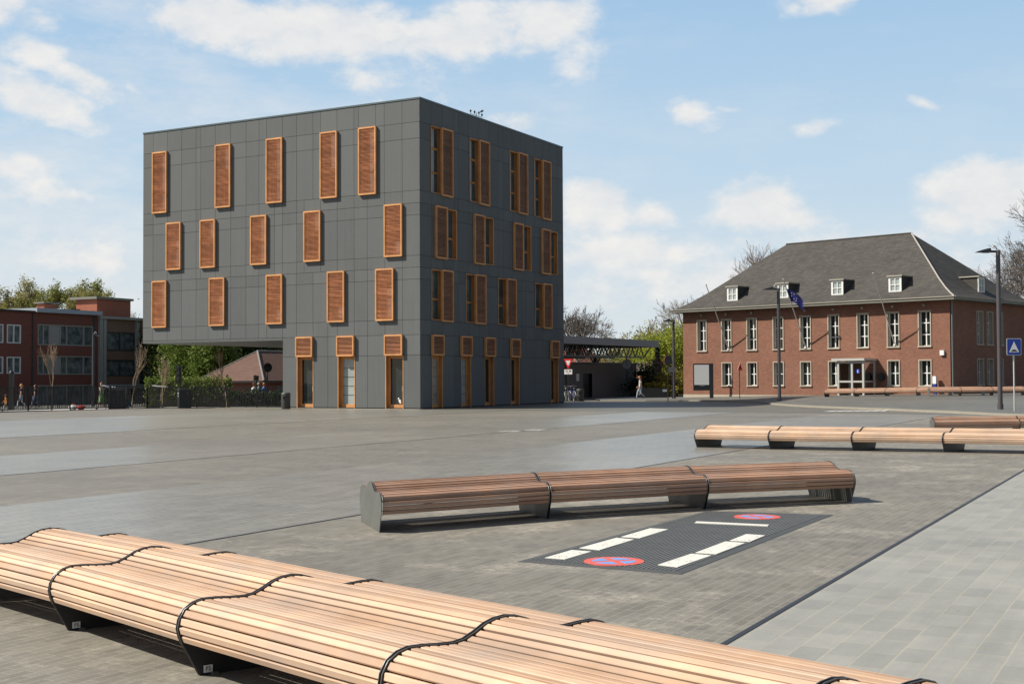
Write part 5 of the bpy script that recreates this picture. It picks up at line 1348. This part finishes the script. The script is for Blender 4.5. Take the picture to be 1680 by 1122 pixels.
    if skirt:
        mb = MB(); mb.tube([pel*s+V((0,0,.10))*s, pel*s+V((0,0,-.12))*s, pel*s+V((0,.02,-.42))*s], [.135*s,.19*s,.25*s], 14); mb.build('skirt', M[legs], root)
    return root
def bike(label, loc, rot, group='bicycles', frame='sign_grey', basket=False):
    t = thing('bicycle', label, 'bicycle', loc, rot, group)       # rides towards +Y
    def wheel(y):
        mb = MB(); n = 24; mb.tube([(0, y+.33*cos(2*pi*k/n), .34+.33*sin(2*pi*k/n)) for k in range(n+1)], .017, 6, cap=False); w = mb.build('wheel', M['rubber'], t)
        mb = MB(); mb.tube([(0, y+.305*cos(2*pi*k/n), .34+.305*sin(2*pi*k/n)) for k in range(n+1)], .010, 5, cap=False); mb.tube([(-.04,y,.34),(.04,y,.34)], .022, 8)
        for k in range(12): a = 2*pi*k/12; mb.tube([(0,y,.34),(0,y+.3*cos(a),.34+.3*sin(a))], .0025, 3)
        mb.build('rim', M['aluminium'], w)
    wheel(.54); wheel(-.54)
    mb = MB(); A = Vector
    for a, b in (((0,.54,.34),(0,.40,.86)),((0,.42,.78),(0,-.05,.32)),((0,.43,.70),(0,-.18,.72)),((0,-.05,.32),(0,-.24,.90)),((0,-.54,.34),(0,-.05,.32)),((0,-.54,.34),(0,-.18,.74))): mb.tube([a,b], .018, 6)
    mb.tube([(0,.40,.86),(0,.36,1.02)], .014, 6); mb.build('frame', M[frame], t)
    mb = MB(); mb.tube([(-.28,.22,1.04),(-.20,.36,1.06),(0,.38,1.02),(.20,.36,1.06),(.28,.22,1.04)], .013, 6); mb.build('handlebar', M['aluminium'], t)
    mb = MB(); mb.ellipsoid((0,-.27,.94), .075,.13,.04, 10); mb.tube([(0,-.24,.86),(0,-.26,.93)], .014, 6); mb.build('saddle', M['black'], t)
    mb = MB(); mb.bar((-.10,-.05,.30),(.10,-.05,.30), .02); mb.bar((-.14,.02,.22),(-.06,.02,.22), .03); mb.bar((.06,-.12,.38),(.14,-.12,.38), .03); mb.build('pedals', M['steel_dark'], t)
    n = 14; mb = MB()
    for y in (.54,-.54):
        mb.tube([(0, y+.365*cos(pi*.05+pi*.9*k/n), .34+.365*sin(pi*.05+pi*.9*k/n)) for k in range(n+1)], .020, 5)
    mb.build('mudguard', M['aluminium'], t)
    mb = MB(); mb.ellipsoid((0,.47,.90), .05,.05,.05, 8); mb.build('headlight', M['sign_white'], t)
    if basket:
        mb = MB(); 
        for z in (.92,1.02,1.12): mb.tube([(-.16,.46,z),(.16,.46,z),(.16,.70,z),(-.16,.70,z),(-.16,.46,z)], .010, 4)
        for x in (-.16,-.05,.05,.16): mb.bar((x,.70,.9),(x,.70,1.14), .012); mb.bar((x,.46,.9),(x,.46,1.14), .012)
        mb.build('basket', M['steel_dark'], t)
    return t
G_ = 'people behind the railing'
person('person with orange blond hair in a dark top walking left behind the railing', L(36,90), rad(80), 1.72, 'walk', 'dark_cloth', 'jeans_pale', 'hair_blond', bare_arms=True, long_hair=True, group=G_)
person('person with brown hair in dark clothes walking behind the one with orange blond hair', L(59,91), rad(75), 1.66, 'walk', 'dark_cloth', 'jeans_blue', 'hair_brown', bare_arms=True, group=G_)
person('small child in a bright orange jacket at the left edge behind the railing', L(10,77), rad(120), 1.02, 'walk', 'orange_cloth', 'beige_cloth', 'hair_blond', sleeves='orange_cloth', group=G_)
person('person in a pale and green top and knee length skirt behind the railing', L(168,78), rad(70), 1.66, 'walk', 'beige_cloth', 'green_cloth', 'hair_red', bare_legs=True, skirt=True, sleeves='green_cloth', group=G_)
person('crouching child in teal and blue in front of the dark waste container', L(212,75.2), rad(100), 1.25, 'crouch', 'teal_cloth', 'blue_cloth', 'hair_blond', sleeves='red_cloth', shoe='shoe_white', group=G_)
for k, (x, top, hair, lab, bl) in enumerate([(415.5,'white_cloth','hair_red','cyclist in a white jacket, leftmost of the three riders','bicycle under the rider in the white jacket'),(423.5,'teal_cloth','hair_grey','cyclist in a teal top with pale blond hair, middle of the three riders','bicycle under the rider in the teal top'),(432,'blue_cloth','hair_blond','cyclist in a bright blue top, rightmost of the three riders','bicycle under the rider in the bright blue top')]):
    p = L(x, 93+.6*k); r = rad(-62)
    bike(bl, p, r); person(lab, p, r, 1.70, 'ride', top, 'dark_cloth', hair, group='cyclists behind the railing')
person('person with red brown hair, white top and pale jeans walking in front of the shrubs', gnd(1051, 655.3), rad(72), 1.72, 'walk', 'white_cloth', 'jeans_pale', 'hair_red', sleeves='brown_cloth', long_hair=True)
bike('parked bicycle nearest the corner of the office cube', gnd(930, 658.6), rad(168), basket=True); bike('parked bicycle next to the round dark litter bin', gnd(938.5, 658.4), rad(195), frame='blue', basket=True)
# two pram-like toys on the pavement: small red and white bundles seen through the railing
p = L(120, 80); t = thing('bag', 'white and red bag lying on the pavement behind the railing', 'bag', p)
mb = MB(); mb.ellipsoid((0,0,.16), .30,.18,.16, 12); mb.build('sack', M['sign_white'], t); mb = MB(); mb.tube([(-.15,0,.28),(0,0,.42),(.15,0,.28)], .02, 6); mb.build('strap', M['red_cloth'], t)
p = L(133, 80); t = thing('bag', 'plain red bag lying beside the white and red one', 'bag', p)
mb = MB(); mb.ellipsoid((0,0,.15), .28,.18,.15, 12); mb.build('sack', M['red_cloth'], t); mb = MB(); mb.tube([(-.13,0,.26),(0,0,.38),(.13,0,.26)], .02, 6); mb.build('strap', M['dark_cloth'], t)
# ================================================================ SKY, SUN, CAMERA
SUN_AZ, SUN_EL = 6.0, 44.0               # heading of travel of the light (degrees from +X), elevation
W = bpy.data.worlds.new('World'); S.world = W; W.use_nodes = True
nt = W.node_tree; bg = nt.nodes['Background']
sky = nt.nodes.new('ShaderNodeTexSky'); sky.sky_type = 'NISHITA'; sky.sun_disc = False
sky.sun_elevation = rad(SUN_EL); sky.sun_rotation = rad(90-(SUN_AZ+180)) % (2*pi)
sky.air_density = 1.0; sky.dust_density = 1.2; sky.ozone_density = 1.2
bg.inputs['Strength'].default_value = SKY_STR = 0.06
tc = nt.nodes.new('ShaderNodeTexCoord'); D = tc.outputs['Generated']
sp = nt.nodes.new('ShaderNodeSeparateXYZ'); nt.links.new(D, sp.inputs[0])
m_ = lambda *a: mathn(nt, *a)
az = m_('ARCTAN2', sp.outputs[0], sp.outputs[1]); el = m_('ARCSINE', sp.outputs[2])
# warped cloud coordinates: direction projected on a high plane
wn = N(nt, 'ShaderNodeTexNoise', i_Scale=9.0, i_Detail=9.0, i_Roughness=.62); mpw = N(nt, 'ShaderNodeMapping'); mpw.inputs['Scale'].default_value = (1,1,1.7)
nt.links.new(D, mpw.inputs[0]); nt.links.new(mpw.outputs[0], wn.inputs['Vector'])
wf = wn.outputs['Fac']
wn2 = N(nt, 'ShaderNodeTexNoise', i_Scale=30.0, i_Detail=7.0, i_Roughness=.6); nt.links.new(mpw.outputs[0], wn2.inputs['Vector'])
def blob(px, py, w, h, dens, ang=0.0):
    a0 = math.atan((px-840)/CF); e0 = math.atan((617-py)/CF)
    da = m_('SUBTRACT', az, a0); de = m_('SUBTRACT', el, e0)
    c, s = cos(rad(ang)), sin(rad(ang))
    x = m_('ADD', m_('MULTIPLY', da, c*CF/w), m_('MULTIPLY', de, s*CF/w)); y = m_('ADD', m_('MULTIPLY', da, -s*CF/h), m_('MULTIPLY', de, c*CF/h))
    r = m_('SQRT', m_('ADD', m_('MULTIPLY', x, x), m_('MULTIPLY', y, y)))
    return m_('MULTIPLY', m_('SUBTRACT', 1.0, r), dens)
CL = [(330,40,150,62,.9,-6),(560,55,230,75,1.0,0),(760,60,190,80,1.0,5),(880,50,110,60,.8,15),(600,130,140,40,.6,-10),(940,110,80,60,.55,-30),
      (-20,40,90,60,.8,20),(60,105,110,30,.7,-10),(140,145,130,28,.7,-22),(60,190,130,40,.8,-18),(215,160,70,22,.6,-25),(60,60,70,40,.55,0),(250,190,60,16,.45,-20),(640,175,90,22,.5,-15),(1010,150,40,30,.4,0),(20,290,110,30,.5,0),(120,330,160,40,.45,-5),
      (1370,10,95,34,.85,8),(1310,25,40,22,.6,20),(1142,192,52,34,.75,-15),(1350,216,62,22,.7,8),(1420,240,60,14,.4,0),(1525,193,38,10,.5,-28),(1200,185,50,8,.3,-8),
      (985,335,72,52,1.2,0),(1075,350,60,30,.6,0),(1235,346,112,54,1.25,0),(1300,365,90,35,.8,0),(1640,335,125,72,1.3,12),(1560,370,70,40,.8,10),(1380,400,260,36,.55,0),(1050,420,200,40,.5,0),(1060,450,90,22,.6,0),
      (860,190,60,22,.45,0),(100,430,300,70,.55,0),(700,430,400,60,.4,0),(1250,470,500,60,.55,0),
      (2500,250,400,90,.7,0),(-900,250,400,90,.7,0)]
mask = None
for b in CL:
    v = blob(*b); mask = v if mask is None else m_('MAXIMUM', mask, v)
nz = m_('ADD', m_('MULTIPLY', m_('SUBTRACT', wf, .5), 2.3), m_('MULTIPLY', m_('SUBTRACT', wn2.outputs['Fac'], .5), 1.0))
cov = m_('ADD', mask, nz)
rp = nt.nodes.new('ShaderNodeMapRange'); rp.interpolation_type = 'SMOOTHSTEP'; rp.inputs['From Min'].default_value = .02; rp.inputs['From Max'].default_value = .72
nt.links.new(cov, rp.inputs['Value'])
cover = rp.outputs[0]
# pale veil towards the horizon
CK = 1.0/SKY_STR
vr = nt.nodes.new('ShaderNodeValToRGB'); nt.links.new(m_('MULTIPLY', el, 1/.8), vr.inputs[0]); E_ = vr.color_ramp.elements
stops = [(0.0,(.60,.645,.66)),(.08,(.54,.61,.66)),(.19,(.43,.56,.675)),(.37,(.30,.465,.65)),(.62,(.13,.24,.45)),(1.0,(.05,.10,.22))]
while len(E_) < len(stops): E_.new(.5)
for e_, (p_, c_) in zip(E_, stops): e_.position = p_; e_.color = rgba(c_)
haze = mixc(nt, 1.0, vr.outputs[0], (CK,CK,CK), 'MULTIPLY')
vf = nt.nodes.new('ShaderNodeMapRange'); vf.interpolation_type = 'SMOOTHSTEP'      # sky outside the view darkened, shaped to cut fill on the office's shaded face
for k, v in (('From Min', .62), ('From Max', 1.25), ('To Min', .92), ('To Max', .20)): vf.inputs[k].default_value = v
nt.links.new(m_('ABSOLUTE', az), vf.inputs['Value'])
hi = nt.nodes.new('ShaderNodeMapRange')
for k, v in (('From Min', .45), ('From Max', .9), ('To Min', 1.0), ('To Max', 0.15)): hi.inputs[k].default_value = v
nt.links.new(el, hi.inputs['Value'])
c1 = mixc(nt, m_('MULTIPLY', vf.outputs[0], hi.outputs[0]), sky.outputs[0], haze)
shade = ramp(nt, wn2.outputs['Fac'], .3, .7, tuple(x*.80 for x in (.75,.765,.785)), tuple(x*.80 for x in (.91,.875,.83)))
cc = mixc(nt, 1.0, shade, (CK,CK,CK), 'MULTIPLY')
wn3 = N(nt, 'ShaderNodeTexNoise', i_Scale=4.0, i_Detail=8.0, i_Roughness=.68); mp3 = N(nt, 'ShaderNodeMapping'); mp3.inputs['Scale'].default_value = (1,1,3.2); mp3.inputs['Rotation'].default_value = (0,rad(9),0)
nt.links.new(D, mp3.inputs[0]); nt.links.new(mp3.outputs[0], wn3.inputs['Vector'])
lft = nt.nodes.new('ShaderNodeMapRange')
for k, v in (('From Min', .15), ('From Max', -.30), ('To Min', .18), ('To Max', .62)): lft.inputs[k].default_value = v
nt.links.new(az, lft.inputs['Value'])
thin = m_('MULTIPLY', ramp(nt, wn3.outputs['Fac'], .44, .68), lft.outputs[0])
cover = m_('MAXIMUM', m_('MULTIPLY', cover, .86), thin)
c2 = mixc(nt, cover, c1, cc)
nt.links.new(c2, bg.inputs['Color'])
sun = bpy.data.lights.new('sun', 'SUN'); sun.energy = 5.0; sun.angle = rad(.53); sun.color = (1.0, .93, .82)
so_ = bpy.data.objects.new('sun', sun); COL.objects.link(so_)
tv = Vector((cos(rad(SUN_AZ))*cos(rad(SUN_EL)), sin(rad(SUN_AZ))*cos(rad(SUN_EL)), -sin(rad(SUN_EL))))
so_.rotation_euler = tv.to_track_quat('-Z', 'Y').to_euler(); so_.location = (-60, 0, 80)
cam = bpy.data.cameras.new('camera'); cam.sensor_width = 36; cam.lens = 36*CF/1680; cam.clip_end = 4000; cam.clip_start = .1
co = bpy.data.objects.new('camera', cam); COL.objects.link(co)
R = Matrix((CAM_R, CAM_U, -CAM_F)).transposed().to_4x4(); R.translation = (0,0,CH); co.matrix_world = R
S.camera = co
S.view_settings.view_transform = 'Standard'; S.view_settings.look = 'None'; S.view_settings.gamma = 1.0; S.view_settings.exposure = 0.35
S.render.engine = 'CYCLES'
S.cycles.max_bounces = 6; S.cycles.transparent_max_bounces = 12; S.cycles.caustics_reflective = False; S.cycles.caustics_refractive = False
S.render.resolution_x = 1024; S.render.resolution_y = 683
